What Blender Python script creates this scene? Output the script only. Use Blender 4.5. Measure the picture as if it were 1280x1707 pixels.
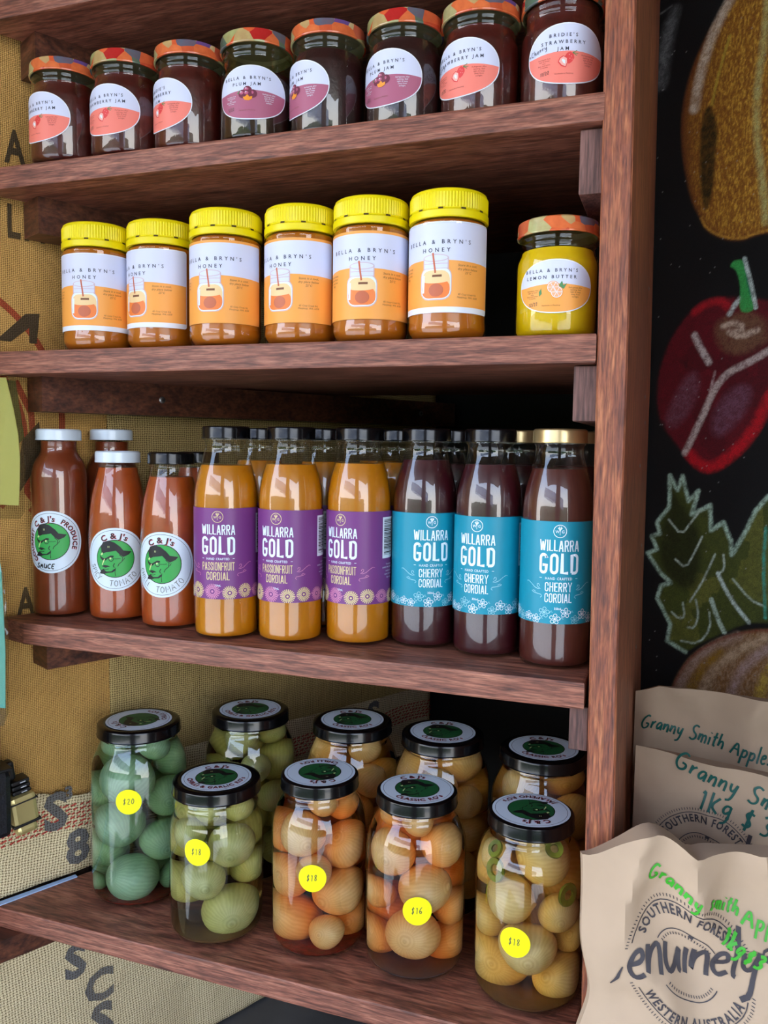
import bpy, bmesh, math, random
import numpy as np
from mathutils import Vector, Matrix, noise
from mathutils.geometry import tessellate_polygon
for _o in list(bpy.data.objects): bpy.data.objects.remove(_o)
PI = math.pi; R = math.radians
scene = bpy.context.scene; COL = scene.collection

# ---------------------------------------------------------------- camera, light, exposure
YAW, PITCH, ROLL = 0.341779, -0.0818666, 0.0139308
_f = Vector((-math.sin(YAW)*math.cos(PITCH), math.cos(YAW)*math.cos(PITCH), math.sin(PITCH)))
_r0 = Vector((math.cos(YAW), math.sin(YAW), 0)); _u0 = _r0.cross(_f)
_r = _r0*math.cos(ROLL)+_u0*math.sin(ROLL); _u = _u0*math.cos(ROLL)-_r0*math.sin(ROLL)
cam = bpy.data.cameras.new('camera'); co = bpy.data.objects.new('camera', cam); COL.objects.link(co)
M = Matrix.Identity(4)
for i in range(3): M[i][0] = _r[i]; M[i][1] = _u[i]; M[i][2] = -_f[i]
M[0][3], M[1][3], M[2][3] = 0.06643, -0.7, 0.0
co.matrix_world = M
cam.sensor_fit = 'HORIZONTAL'; cam.sensor_width = 36; cam.lens = 1380/1280*36; cam.clip_start = .02
scene.camera = co
scene.view_settings.view_transform = 'Standard'; scene.view_settings.look = 'None'
scene.view_settings.gamma = 1; scene.view_settings.use_curve_mapping = False
scene.view_settings.exposure = 0.0

def srgb(r, g=None, b=None, a=1.0):
    if g is None: r, g, b = r
    f = lambda c: (c/255/12.92) if c/255 <= .04045 else ((c/255+.055)/1.055)**2.4
    return (f(r), f(g), f(b), a)

world = bpy.data.worlds.new('sky'); scene.world = world; world.use_nodes = True
nt = world.node_tree; nt.nodes.clear()
_o = nt.nodes.new('ShaderNodeOutputWorld'); _b = nt.nodes.new('ShaderNodeBackground')
_t = nt.nodes.new('ShaderNodeTexCoord'); _s = nt.nodes.new('ShaderNodeSeparateXYZ'); _c = nt.nodes.new('ShaderNodeValToRGB')
nt.links.new(_t.outputs['Generated'], _s.inputs[0]); nt.links.new(_s.outputs['Z'], _c.inputs[0])
nt.links.new(_c.outputs[0], _b.inputs[0]); nt.links.new(_b.outputs[0], _o.inputs[0])
_c.color_ramp.elements[0].position = 0.0; _c.color_ramp.elements[0].color = (1, .98, .94, 1)
_c.color_ramp.elements[1].position = .55; _c.color_ramp.elements[1].color = (.40, .60, 1, 1)
_e = _c.color_ramp.elements.new(.18); _e.color = (.86, .92, 1, 1)
_b.inputs[1].default_value = 7.0

_l = bpy.data.lights.new('sun', 'SUN'); _l.energy = 5.0; _l.angle = R(.6); _l.color = (1, .95, .86)
_lo = bpy.data.objects.new('sun', _l); COL.objects.link(_lo); _lo.rotation_euler = (R(28), R(25), 0)

# ---------------------------------------------------------------- helpers
def tag(o, label=None, cat=None, group=None, kind=None):
    if label: o['label'] = label
    if cat: o['category'] = cat
    if group: o['group'] = group
    if kind: o['kind'] = kind
    return o
def link(name, me, parent=None, loc=None):
    o = bpy.data.objects.new(name, me); COL.objects.link(o)
    if parent: o.parent = parent
    if loc: o.location = loc
    return o
def thing(name, label, cat, loc=(0, 0, 0), rz=0, group=None):
    o = bpy.data.objects.new(name, None); COL.objects.link(o); o.empty_display_size = .02
    o.location = loc; o.rotation_euler = (0, 0, rz)
    return tag(o, label, cat, group)
class MB:
    def __init__(s): s.v = []; s.f = []; s.m = []; s.sm = []
    def add(s, vs, fs, mi=0, smooth=False):
        n = len(s.v); s.v += [tuple(p) for p in vs]
        for f in fs: s.f.append(tuple(i+n for i in f)); s.m.append(mi); s.sm.append(smooth)
        return s
    def box(s, c, sz, mi=0, rot=None, bev=0):
        if bev:
            bm = bmesh.new(); bmesh.ops.create_cube(bm, size=1)
            for v in bm.verts: v.co = Vector((v.co.x*sz[0], v.co.y*sz[1], v.co.z*sz[2]))
            bmesh.ops.bevel(bm, geom=bm.edges[:], offset=bev, segments=2, affect='EDGES', profile=.5)
            bm.verts.index_update(); vs = [v.co.copy() for v in bm.verts]; fs = [[v.index for v in f.verts] for f in bm.faces]; bm.free()
        else:
            vs = [Vector((x*sz[0]/2, y*sz[1]/2, z*sz[2]/2)) for x in (-1, 1) for y in (-1, 1) for z in (-1, 1)]
            fs = [(0, 1, 3, 2), (4, 6, 7, 5), (0, 4, 5, 1), (2, 3, 7, 6), (0, 2, 6, 4), (1, 5, 7, 3)]
        if rot: vs = [rot @ v for v in vs]
        return s.add([v+Vector(c) for v in vs], fs, mi)
    def lathe(s, prof, seg=64, mi=0, rmod=None, c=(0, 0, 0), close_top=True):
        vs = []; fs = []; idx = []
        for (r, z) in prof:
            if r < 1e-6: idx.append([len(vs)]); vs.append((c[0], c[1], c[2]+z))
            else:
                row = []
                for k in range(seg):
                    a = 2*PI*k/seg; rr = r+(rmod(k, z) if rmod else 0)
                    row.append(len(vs)); vs.append((c[0]+rr*math.sin(a), c[1]-rr*math.cos(a), c[2]+z))
                idx.append(row)
        for a, b in zip(idx[:-1], idx[1:]):
            if len(a) == 1 and len(b) == 1: continue
            for k in range(seg):
                k2 = (k+1) % seg
                if len(a) == 1: fs.append((a[0], b[k2], b[k]))
                elif len(b) == 1: fs.append((a[k], a[k2], b[0]))
                else: fs.append((a[k], a[k2], b[k2], b[k]))
        return s.add(vs, fs, mi, True)
    def prism(s, poly, z0, z1, mi=0):
        n = len(poly); vs = [(x, y, z0) for x, y in poly]+[(x, y, z1) for x, y in poly]
        fs = [tuple(range(n))[::-1], tuple(range(n, 2*n))]+[(i, (i+1) % n, n+(i+1) % n, n+i) for i in range(n)]
        return s.add(vs, fs, mi)
    def tube(s, pts, r, seg=8, mi=0):
        pts = [Vector(p) for p in pts]; vs = []; fs = []
        for i, p in enumerate(pts):
            t = (pts[min(i+1, len(pts)-1)]-pts[max(i-1, 0)]).normalized()
            a = t.cross(Vector((0.13, .2, .97))).normalized(); b = t.cross(a)
            rr = r[i] if isinstance(r, (list, tuple)) else r
            for k in range(seg): vs.append(p+a*rr*math.cos(2*PI*k/seg)+b*rr*math.sin(2*PI*k/seg))
        for i in range(len(pts)-1):
            for k in range(seg): fs.append((i*seg+k, i*seg+(k+1) % seg, (i+1)*seg+(k+1) % seg, (i+1)*seg+k))
        fs.append(tuple(range(seg))[::-1]); fs.append(tuple((len(pts)-1)*seg+k for k in range(seg)))
        return s.add(vs, fs, mi, True)
    def mesh(s, name, mats, sharp=40, fix=True):
        me = bpy.data.meshes.new(name); me.from_pydata(s.v, [], s.f)
        for m in (mats if isinstance(mats, (list, tuple)) else [mats]): me.materials.append(m)
        me.polygons.foreach_set('material_index', s.m); me.polygons.foreach_set('use_smooth', s.sm)
        if fix:
            bm = bmesh.new(); bm.from_mesh(me); bmesh.ops.recalc_face_normals(bm, faces=bm.faces[:]); bm.to_mesh(me); bm.free()
        me.update()
        if any(s.sm): me.set_sharp_from_angle(angle=R(sharp))
        return me
    def obj(s, name, mats, parent=None, loc=None, sharp=40, fix=True): return link(name, s.mesh(name, mats, sharp, fix), parent, loc)

# ---------------------------------------------------------------- materials
def newmat(name):
    m = bpy.data.materials.new(name); m.use_nodes = True; nt = m.node_tree; nt.nodes.clear()
    out = nt.nodes.new('ShaderNodeOutputMaterial'); return m, nt, out
class NT:
    def __init__(s, nt): s.nt = nt
    def n(s, t, **k):
        nd = s.nt.nodes.new(t)
        for a, v in k.items():
            if a.startswith('i_'): nd.inputs[a[2:].replace('_', ' ')].default_value = v
            else: setattr(nd, a, v)
        return nd
    def l(s, a, b): s.nt.links.new(a, b)
    def math(s, op, a, b=None, clamp=False):
        nd = s.nt.nodes.new('ShaderNodeMath'); nd.operation = op; nd.use_clamp = clamp
        for i, x in enumerate((a, b)):
            if x is None: continue
            if isinstance(x, (int, float)): nd.inputs[i].default_value = x
            else: s.l(x, nd.inputs[i])
        return nd.outputs[0]
    def mix(s, f, a, b):
        nd = s.nt.nodes.new('ShaderNodeMix'); nd.data_type = 'RGBA'
        for sock, x in ((nd.inputs[0], f), (nd.inputs[6], a), (nd.inputs[7], b)):
            if isinstance(x, (int, float)): sock.default_value = x
            elif isinstance(x, tuple): sock.default_value = x
            else: s.l(x, sock)
        return nd.outputs[2]
    def ramp(s, f, stops):
        nd = s.nt.nodes.new('ShaderNodeValToRGB'); s.l(f, nd.inputs[0]); cr = nd.color_ramp
        while len(cr.elements) < len(stops): cr.elements.new(.5)
        for e, (p, c) in zip(cr.elements, stops): e.position = p; e.color = c
        return nd.outputs[0]
def plain(name, col, rough=.5, spec=.5, metal=0, coat=0, bump=0, bscale=200, var=0, sss=0):
    m, nt, out = newmat(name); N = NT(nt)
    p = N.n('ShaderNodeBsdfPrincipled'); p.inputs['Roughness'].default_value = rough
    p.inputs['Specular IOR Level'].default_value = spec; p.inputs['Metallic'].default_value = metal
    p.inputs['Coat Weight'].default_value = coat; p.inputs['Coat Roughness'].default_value = .05
    p.inputs['Base Color'].default_value = col
    tc = N.n('ShaderNodeTexCoord')
    if var:
        nz = N.n('ShaderNodeTexNoise'); nz.inputs['Scale'].default_value = bscale*.3; nz.inputs['Detail'].default_value = 3
        N.l(tc.outputs['Object'], nz.inputs['Vector'])
        d = tuple(c*(1-var) for c in col[:3])+(1,); l = tuple(min(1, c*(1+var)) for c in col[:3])+(1,)
        N.l(N.ramp(nz.outputs[0], [(.3, d), (.7, l)]), p.inputs['Base Color'])
    if bump:
        nz = N.n('ShaderNodeTexNoise'); nz.inputs['Scale'].default_value = bscale; nz.inputs['Detail'].default_value = 4
        N.l(tc.outputs['Object'], nz.inputs['Vector'])
        b = N.n('ShaderNodeBump'); b.inputs['Strength'].default_value = bump; b.inputs['Distance'].default_value = .001
        N.l(nz.outputs[0], b.inputs['Height']); N.l(b.outputs[0], p.inputs['Normal'])
    if sss:
        p.inputs['Subsurface Weight'].default_value = sss; p.inputs['Subsurface Radius'].default_value = (.01, .006, .003); p.inputs['Subsurface Scale'].default_value = .5
    N.l(p.outputs[0], out.inputs[0]); return m
def wood(name, base, dark, light, axis='X', rough=.55, saw=.0, seed=0, gs=1.0):
    m, nt, out = newmat(name); N = NT(nt)
    tc = N.n('ShaderNodeTexCoord'); mp = N.n('ShaderNodeMapping')
    sc = {'X': (7, 55, 90), 'Z': (90, 55, 7)}[axis]
    mp.inputs['Scale'].default_value = tuple(x*gs for x in sc); mp.inputs['Location'].default_value = (seed*3.1, seed, seed*1.7)
    N.l(tc.outputs['Object'], mp.inputs[0])
    n1 = N.n('ShaderNodeTexNoise'); n1.inputs['Scale'].default_value = 1; n1.inputs['Detail'].default_value = 6; n1.inputs['Roughness'].default_value = .65; n1.inputs['Distortion'].default_value = .6
    N.l(mp.outputs[0], n1.inputs['Vector'])
    mp2 = N.n('ShaderNodeMapping'); mp2.inputs['Scale'].default_value = tuple(x*3.4*gs for x in sc); N.l(tc.outputs['Object'], mp2.inputs[0])
    n2 = N.n('ShaderNodeTexNoise'); n2.inputs['Scale'].default_value = 1; n2.inputs['Detail'].default_value = 3
    N.l(mp2.outputs[0], n2.inputs['Vector'])
    n3 = N.n('ShaderNodeTexNoise'); n3.inputs['Scale'].default_value = 5; n3.inputs['Detail'].default_value = 2; N.l(tc.outputs['Object'], n3.inputs['Vector'])
    c = N.ramp(n1.outputs[0], [(.3, dark), (.5, base), (.72, light)])
    fib = N.ramp(n2.outputs[0], [(.36, (.34, .34, .34, 1)), (.6, (1.1, 1.1, 1.1, 1))])
    mm = nt.nodes.new('ShaderNodeMix'); mm.data_type = 'RGBA'; mm.blend_type = 'MULTIPLY'; mm.inputs[0].default_value = .75
    N.l(c, mm.inputs[6]); N.l(fib, mm.inputs[7])
    c2 = N.mix(N.math('MULTIPLY', N.math('SUBTRACT', n3.outputs[0], .35, True), .9, True), mm.outputs[2], tuple(x*.6 for x in dark[:3])+(1,))
    p = N.n('ShaderNodeBsdfPrincipled'); p.inputs['Roughness'].default_value = rough; N.l(c2, p.inputs['Base Color'])
    h = N.math('ADD', n2.outputs[0], N.math('MULTIPLY', n1.outputs[0], .6))
    if saw:
        mp3 = N.n('ShaderNodeMapping'); mp3.inputs['Rotation'].default_value = (0, R(38), 0); mp3.inputs['Scale'].default_value = (1, 1, 1)
        N.l(tc.outputs['Object'], mp3.inputs[0])
        w = N.n('ShaderNodeTexWave'); w.inputs['Scale'].default_value = 13; w.inputs['Distortion'].default_value = 3; w.inputs['Detail'].default_value = 3; w.bands_direction = 'Z'
        N.l(mp3.outputs[0], w.inputs['Vector'])
        h = N.math('ADD', h, N.math('MULTIPLY', N.math('POWER', w.outputs['Fac'], 6.0), saw*3))
    b = N.n('ShaderNodeBump'); b.inputs['Strength'].default_value = .35; b.inputs['Distance'].default_value = .0012
    N.l(h, b.inputs['Height']); N.l(b.outputs[0], p.inputs['Normal'])
    N.l(p.outputs[0], out.inputs[0]); return m
def glass(name, tint=(1, 1, 1, 1), ior=1.5, rough=.01, streak=0):
    """thin clear wall: tinted see-through plus mirror-like skin by Fresnel"""
    m, nt, out = newmat(name); N = NT(nt)
    t = N.n('ShaderNodeBsdfTransparent'); t.inputs[0].default_value = tint
    g = N.n('ShaderNodeBsdfGlossy'); g.inputs['Roughness'].default_value = rough; g.inputs[0].default_value = (1, 1, 1, 1)
    fr = N.n('ShaderNodeLayerWeight'); fr.inputs[0].default_value = .5
    geo = N.n('ShaderNodeNewGeometry')
    # schlick from facing
    fac = N.math('ADD', N.math('MULTIPLY', N.math('POWER', fr.outputs['Facing'], 4.0), .75), .06, True)
    fac = N.math('MULTIPLY', fac, N.math('SUBTRACT', 1.0, N.math('MULTIPLY', geo.outputs['Backfacing'], .5)))
    if streak:
        tc = N.n('ShaderNodeTexCoord'); nz = N.n('ShaderNodeTexNoise'); nz.inputs['Scale'].default_value = 60; nz.inputs['Detail'].default_value = 2
        N.l(tc.outputs['Object'], nz.inputs['Vector']); b = N.n('ShaderNodeBump'); b.inputs['Strength'].default_value = streak; b.inputs['Distance'].default_value = .0006
        N.l(nz.outputs[0], b.inputs['Height']); N.l(b.outputs[0], g.inputs['Normal'])
    mx = N.n('ShaderNodeMixShader'); N.l(fac, mx.inputs[0]); N.l(t.outputs[0], mx.inputs[1]); N.l(g.outputs[0], mx.inputs[2])
    N.l(mx.outputs[0], out.inputs[0]); return m
def liquid(name, col, density):
    m, nt, out = newmat(name); N = NT(nt)
    t = N.n('ShaderNodeBsdfRefraction'); t.inputs['IOR'].default_value = 1.33; t.inputs['Roughness'].default_value = 0; v = N.n('ShaderNodeVolumeAbsorption')
    v.inputs['Color'].default_value = col; v.inputs['Density'].default_value = density
    N.l(t.outputs[0], out.inputs['Surface']); N.l(v.outputs[0], out.inputs['Volume']); return m
def burlap(name, hi, lo, pitch, ink=None, fuzz=.5, inkd=None):
    """woven jute on UV in metres: two thread sets over and under, dark gaps, slubs"""
    m, nt, out = newmat(name); N = NT(nt)
    uv = N.n('ShaderNodeUVMap'); uv.uv_map = 'UVMap'
    nz = N.n('ShaderNodeTexNoise'); nz.inputs['Scale'].default_value = 55; nz.inputs['Detail'].default_value = 2; N.l(uv.outputs[0], nz.inputs['Vector'])
    vm = N.n('ShaderNodeVectorMath', operation='SCALE'); vm.inputs[3].default_value = pitch*1.1
    sub = N.n('ShaderNodeVectorMath', operation='SUBTRACT'); N.l(nz.outputs['Color'], sub.inputs[0]); sub.inputs[1].default_value = (.5, .5, .5)
    N.l(sub.outputs[0], vm.inputs[0]); ad = N.n('ShaderNodeVectorMath', operation='ADD'); N.l(uv.outputs[0], ad.inputs[0]); N.l(vm.outputs[0], ad.inputs[1])
    sp = N.n('ShaderNodeSeparateXYZ'); N.l(ad.outputs[0], sp.inputs[0])
    k = PI/pitch
    su = N.math('SINE', N.math('MULTIPLY', sp.outputs[0], k)); sv = N.math('SINE', N.math('MULTIPLY', sp.outputs[1], k*1.12))
    au = N.math('ABSOLUTE', su); av = N.math('ABSOLUTE', sv)
    sg = N.math('MULTIPLY', N.math('SIGN', su), N.math('SIGN', sv))      # checker of over / under
    cu = N.math('ADD', N.math('MULTIPLY', sg, .22), .78); cv = N.math('SUBTRACT', .78, N.math('MULTIPLY', sg, .22))
    tu = N.math('MULTIPLY', N.math('POWER', au, .55), cu); tv = N.math('MULTIPLY', N.math('POWER', av, .7), cv)
    # thread covers; gaps where both are low
    h = N.math('MAXIMUM', N.math('MULTIPLY', tu, N.math('GREATER_THAN', au, .42)), N.math('MULTIPLY', tv, N.math('GREATER_THAN', av, .5)))
    n2 = N.n('ShaderNodeTexNoise'); n2.inputs['Scale'].default_value = 900; n2.inputs['Detail'].default_value = 2; N.l(uv.outputs[0], n2.inputs['Vector'])
    n3 = N.n('ShaderNodeTexNoise'); n3.inputs['Scale'].default_value = 9; n3.inputs['Detail'].default_value = 3; N.l(uv.outputs[0], n3.inputs['Vector'])
    h2 = N.math('MULTIPLY', h, N.math('ADD', .75, N.math('MULTIPLY', n2.outputs[0], fuzz)))
    gap = tuple(c*.12 for c in lo[:3])+(1,)
    c = N.ramp(h2, [(.1, gap), (.45, lo), (.95, hi)])
    c = N.mix(N.math('MULTIPLY', n3.outputs[0], .45), c, N.mix(.5, c, lo))
    if ink: 
        wear = N.math('MULTIPLY', N.math('GREATER_THAN', N.math('ADD', N.math('MULTIPLY', n3.outputs[0], .8), N.math('MULTIPLY', h, .7)), .72), .85)
        c = N.mix(wear, c, ink)
    p = N.n('ShaderNodeBsdfPrincipled'); p.inputs['Roughness'].default_value = .9; p.inputs['Specular IOR Level'].default_value = .15
    N.l(c, p.inputs['Base Color']); b = N.n('ShaderNodeBump'); b.inputs['Strength'].default_value = .8; b.inputs['Distance'].default_value = .0012
    N.l(h2, b.inputs['Height']); N.l(b.outputs[0], p.inputs['Normal']); N.l(p.outputs[0], out.inputs[0]); return m

S = srgb
MT = {}
MT['wood_board'] = wood('jarrah_board', S(150, 90, 70), S(84, 46, 36), S(194, 130, 104), 'X', .5, 0, 1, 2.3)
MT['wood_panel'] = wood('jarrah_panel', S(158, 88, 58), S(92, 52, 46), S(210, 132, 86), 'Z', .5, .25, 2, 2.2)
MT['wood_cleat'] = wood('jarrah_cleat', S(100, 56, 38), S(54, 28, 20), S(132, 80, 54), 'X', .45, 0, 5)
MT['wood_block'] = wood('jarrah_end_grain', S(112, 76, 68), S(72, 46, 42), S(150, 108, 98), 'Z', .6, 0, 7, 1.4)
MT['wood_dark'] = wood('dark_shed_timber', S(70, 48, 36), S(40, 26, 20), S(96, 70, 52), 'Z', .8)
MT['glass'] = glass('jar_glass', (.97, .985, .96, 1), streak=.25)
MT['glass_g'] = glass('greenish_jar_glass', (.84, .84, .70, 1), streak=.5)
MT['jam_red'] = plain('strawberry_jam', S(74, 18, 12), .35, .5, var=.35, bscale=260, bump=.3)
MT['jam_plum'] = plain('plum_jam', S(44, 14, 14), .35, .5, var=.3, bscale=260, bump=.3)
MT['lemon'] = plain('lemon_butter', S(252, 208, 0), .4, .5, var=.06, bscale=120, sss=.2)
MT['honey'] = plain('honey', S(176, 98, 18), .25, .5, var=.18, bscale=60, sss=.3)
MT['passion'] = plain('passionfruit_cordial', S(188, 116, 6), .3, .5, var=.1, bscale=60, sss=.3)
MT['cherry'] = plain('cherry_cordial', S(58, 14, 22), .3, .5, var=.12, bscale=60)
MT['cherry_b'] = plain('brown_cherry_cordial', S(74, 28, 22), .3, .5, var=.12, bscale=60)
MT['sauce'] = plain('tomato_sauce', S(160, 68, 20), .35, .5, var=.16, bscale=160, sss=.2)
MT['sauce_d'] = plain('dark_sauce', S(122, 52, 24), .35, .5, var=.16, bscale=160, sss=.2)
MT['lid_white'] = plain('white_enamel', S(214, 226, 236), .25, .5, coat=.4)
MT['lid_black'] = plain('black_enamel', S(7, 7, 9), .2, .35, coat=.15)
MT['lid_gold'] = plain('gold_lacquer', S(206, 180, 128), .3, .5, metal=.8, coat=.3)
MT['lid_yellow'] = plain('yellow_plastic', S(240, 218, 0), .4, .45, sss=.1)
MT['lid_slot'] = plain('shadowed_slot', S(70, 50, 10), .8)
MT['white'] = plain('label_white', S(232, 236, 246), .45, .4)
MT['lilac'] = plain('label_pale_lilac', S(214, 218, 240), .45, .4)
MT['salmon'] = plain('label_salmon', S(246, 132, 116), .45, .4)
MT['mauve'] = plain('label_mauve', S(176, 98, 124), .45, .4)
MT['l_orange'] = plain('label_orange', S(246, 166, 76), .45, .4)
MT['peach'] = plain('label_peach', S(250, 176, 128), .45, .4)
MT['navy'] = plain('print_navy', S(34, 38, 60), .5)
MT['brown_ink'] = plain('print_brown', S(120, 72, 40), .5)
MT['rust_ink'] = plain('print_rust', S(158, 70, 62), .5)
MT['straw'] = plain('print_strawberry', S(228, 62, 62), .45)
MT['straw2'] = plain('print_strawberry_cut', S(244, 176, 164), .45)
MT['leafg'] = plain('print_leaf', S(70, 134, 76), .45)
MT['plum'] = plain('print_plum', S(112, 36, 62), .45)
MT['plum2'] = plain('print_plum_light', S(190, 92, 124), .45)
MT['orange2'] = plain('print_orange', S(244, 150, 30), .45)
MT['jarline'] = plain('print_jar_line', S(206, 180, 190), .45)
MT['jarhoney'] = plain('print_jar_honey', S(240, 128, 56), .45)
MT['jarblob'] = plain('print_dipper', S(196, 102, 66), .45)
MT['purple'] = plain('label_purple', S(118, 56, 124), .4, .45)
MT['teal'] = plain('label_teal', S(8, 140, 166), .4, .45)
MT['pwhite'] = plain('print_white', S(226, 240, 250), .4)
MT['pgold'] = plain('print_gold_foil', S(222, 200, 150), .35, .5)
MT['ppink'] = plain('print_pink', S(206, 130, 170), .4)
MT['pteal'] = plain('print_pale_teal', S(150, 208, 222), .4)
MT['black'] = plain('print_black', S(14, 12, 14), .5)
MT['red'] = plain('print_red', S(190, 60, 70), .5)
MT['green'] = plain('print_green', S(48, 160, 70), .45)
MT['dgreen'] = plain('print_dark_green', S(28, 92, 48), .45)
MT['discw'] = plain('disc_white', S(214, 228, 240), .4, .45)
MT['cream'] = plain('print_cream', S(206, 220, 150), .5)
MT['sticker'] = plain('fluoro_yellow_sticker', S(250, 246, 10), .5, .3)
MT['pen'] = plain('pen_ink', S(70, 70, 60), .5)
MT['paper'] = plain('kraft_paper', S(186, 160, 134), .8, .2, var=.06, bscale=60, bump=.25)
MT['marker_t'] = plain('teal_marker', S(0, 86, 76), .5)
MT['marker_g'] = plain('green_marker', S(60, 168, 40), .5)
MT['bagink'] = plain('bag_ink', S(62, 56, 60), .6)
MT['slate'] = plain('slate_bench', S(84, 82, 82), .7, .4, var=.3, bscale=30, bump=.8)
MT['jute'] = burlap('fine_brown_jute', S(238, 190, 112), S(150, 104, 52), .0022)
MT['jute_c'] = burlap('coarse_jute', S(214, 188, 126), S(134, 106, 62), .0031)
MT['jute_w'] = burlap('pale_sack_jute', S(240, 224, 184), S(176, 150, 108), .0036)
MT['ink_k'] = burlap('jute_black_ink', S(214, 176, 112), S(110, 82, 46), .0022, S(34, 32, 34))
MT['ink_r'] = burlap('jute_red_ink', S(200, 150, 100), S(120, 70, 46), .0022, S(170, 66, 40))
MT['ink_g'] = burlap('jute_green_ink', S(200, 176, 112), S(80, 82, 46), .0022, S(90, 96, 44))
MT['ink_rw'] = burlap('pale_jute_red_stripe', S(226, 190, 160), S(150, 90, 70), .0036, S(186, 40, 36))
MT['ink_kw'] = burlap('pale_jute_grey_print', S(200, 190, 160), S(120, 104, 84), .0036, S(92, 92, 98))
MT['plastic_y'] = plain('yellow_green_card', S(224, 216, 124), .6)
MT['plastic_t'] = plain('aqua_card', S(120, 206, 196), .6)
MT['sleeve'] = glass('clear_plastic_sleeve', (.86, .88, .86, 1), streak=.6)
MT['blackbox'] = plain('speckled_black_plastic', S(20, 22, 28), .35, .5, var=.6, bscale=500, bump=.5)
MT['brass'] = plain('pale_brass', S(206, 188, 128), .35, .5, metal=.6)
MT['dblack'] = plain('black_rubber', S(16, 16, 18), .45)
MT['steel'] = plain('zinc_screw', S(150, 150, 150), .35, metal=.9)
MT['gravel'] = plain('pale_gravel', S(200, 190, 172), .9, var=.1, bscale=20)
MT['hedge'] = plain('hedge_green', S(52, 84, 36), .9, var=.5, bscale=20)
MT['roof'] = plain('roof_lining', S(84, 66, 50), .8)
MT['floorm'] = plain('worn_stall_floor', S(74, 62, 52), .8, var=.2, bscale=8)
MT['awn_a'] = plain('awning_white', S(226, 226, 220), .8)
MT['awn_b'] = plain('awning_blue', S(70, 110, 170), .8)
MT['lid_in'] = plain('lid_lining', S(118, 110, 76), .5)
MT['sed_b'] = plain('cloudy_brine_floor', S(96, 78, 76), .5, var=.3, bscale=60)
MT['sed_o'] = plain('brown_brine_floor', S(110, 80, 50), .5, var=.3, bscale=60)
MT['skin'] = plain('print_straw_yellow', S(240, 206, 150), .5)
MT['stripw'] = plain('pale_blue_strip', S(176, 204, 246), .4)
def fruitlid(seed=0):
    m, nt, out = newmat('fruit_printed_lid'); N = NT(nt); tc = N.n('ShaderNodeTexCoord')
    mp = N.n('ShaderNodeMapping'); mp.inputs['Location'].default_value = (seed*.37, seed*.11, 0); N.l(tc.outputs['Object'], mp.inputs[0])
    v = N.n('ShaderNodeTexVoronoi'); v.inputs['Scale'].default_value = 58; N.l(mp.outputs[0], v.inputs['Vector'])
    sp = N.n('ShaderNodeSeparateColor'); N.l(v.outputs['Color'], sp.inputs[0])
    c = N.ramp(sp.outputs[0], [(0, S(226, 84, 44)), (.22, S(240, 128, 72)), (.36, S(196, 40, 40)), (.5, S(240, 160, 110)), (.62, S(150, 186, 120)), (.76, S(222, 206, 150)), (.86, S(60, 130, 90)), (.95, S(90, 84, 150))])
    nn = N.n('ShaderNodeTexNoise'); nn.inputs['Scale'].default_value = 160; N.l(mp.outputs[0], nn.inputs['Vector']); c2 = N.mix(N.math('MULTIPLY', nn.outputs[0], .9, True), c, N.mix(.55, c, S(150, 30, 20)))
    p = N.n('ShaderNodeBsdfPrincipled'); p.inputs['Roughness'].default_value = .25; p.inputs['Coat Weight'].default_value = .3
    N.l(c2, p.inputs['Base Color']); N.l(p.outputs[0], out.inputs[0]); return m
MT['fruit'] = fruitlid(0); MT['fruit2'] = fruitlid(5)
def onionmat(name, c1, c2):
    m, nt, out = newmat(name); N = NT(nt); tc = N.n('ShaderNodeTexCoord'); sp = N.n('ShaderNodeSeparateXYZ'); N.l(tc.outputs['Object'], sp.inputs[0])
    a = N.math('ARCTAN2', sp.outputs[1], sp.outputs[0]); nz = N.n('ShaderNodeTexNoise'); nz.inputs['Scale'].default_value = 2.2; nz.inputs['Detail'].default_value = 2; N.l(tc.outputs['Object'], nz.inputs['Vector'])
    st = N.math('SINE', N.math('ADD', N.math('MULTIPLY', a, 34.0), N.math('MULTIPLY', nz.outputs[0], 9.0)))
    rr = N.math('SQRT', N.math('ADD', N.math('MULTIPLY', sp.outputs[0], sp.outputs[0]), N.math('MULTIPLY', sp.outputs[1], sp.outputs[1])))
    ring = N.math('SINE', N.math('ADD', N.math('MULTIPLY', rr, 42.0), N.math('MULTIPLY', nz.outputs[0], 5.0)))
    near = N.math('SUBTRACT', 1.0, N.math('MULTIPLY', rr, 1.9), True)
    f = N.math('ADD', N.math('MULTIPLY', st, .10), .72); f2 = N.math('ADD', N.math('MULTIPLY', ring, .22), .5)
    fm = N.math('ADD', N.math('MULTIPLY', f, N.math('SUBTRACT', 1.0, near)), N.math('MULTIPLY', f2, near))
    fm = N.math('ADD', fm, N.math('MULTIPLY', N.math('SUBTRACT', nz.outputs[0], .5), .5), True)
    c = N.mix(fm, c2, c1)
    p = N.n('ShaderNodeBsdfPrincipled'); p.inputs['Roughness'].default_value = .4; N.l(c, p.inputs['Base Color'])
    p.inputs['Subsurface Weight'].default_value = .25; p.inputs['Subsurface Radius'].default_value = (.01, .008, .005); p.inputs['Subsurface Scale'].default_value = .4
    N.l(p.outputs[0], out.inputs[0]); return m
MT['onion_cream'] = onionmat('cream_onion', S(236, 214, 156), S(190, 152, 88))
MT['onion_amber'] = onionmat('amber_onion', S(240, 210, 154), S(196, 146, 86))
MT['onion_green'] = onionmat('green_onion', S(206, 208, 150), S(140, 142, 82))
MT['onion_mint'] = onionmat('mint_onion', S(168, 204, 168), S(92, 134, 104))
MT['jalapeno'] = plain('jalapeno_slice', S(124, 134, 40), .4, var=.3, bscale=200)
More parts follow.
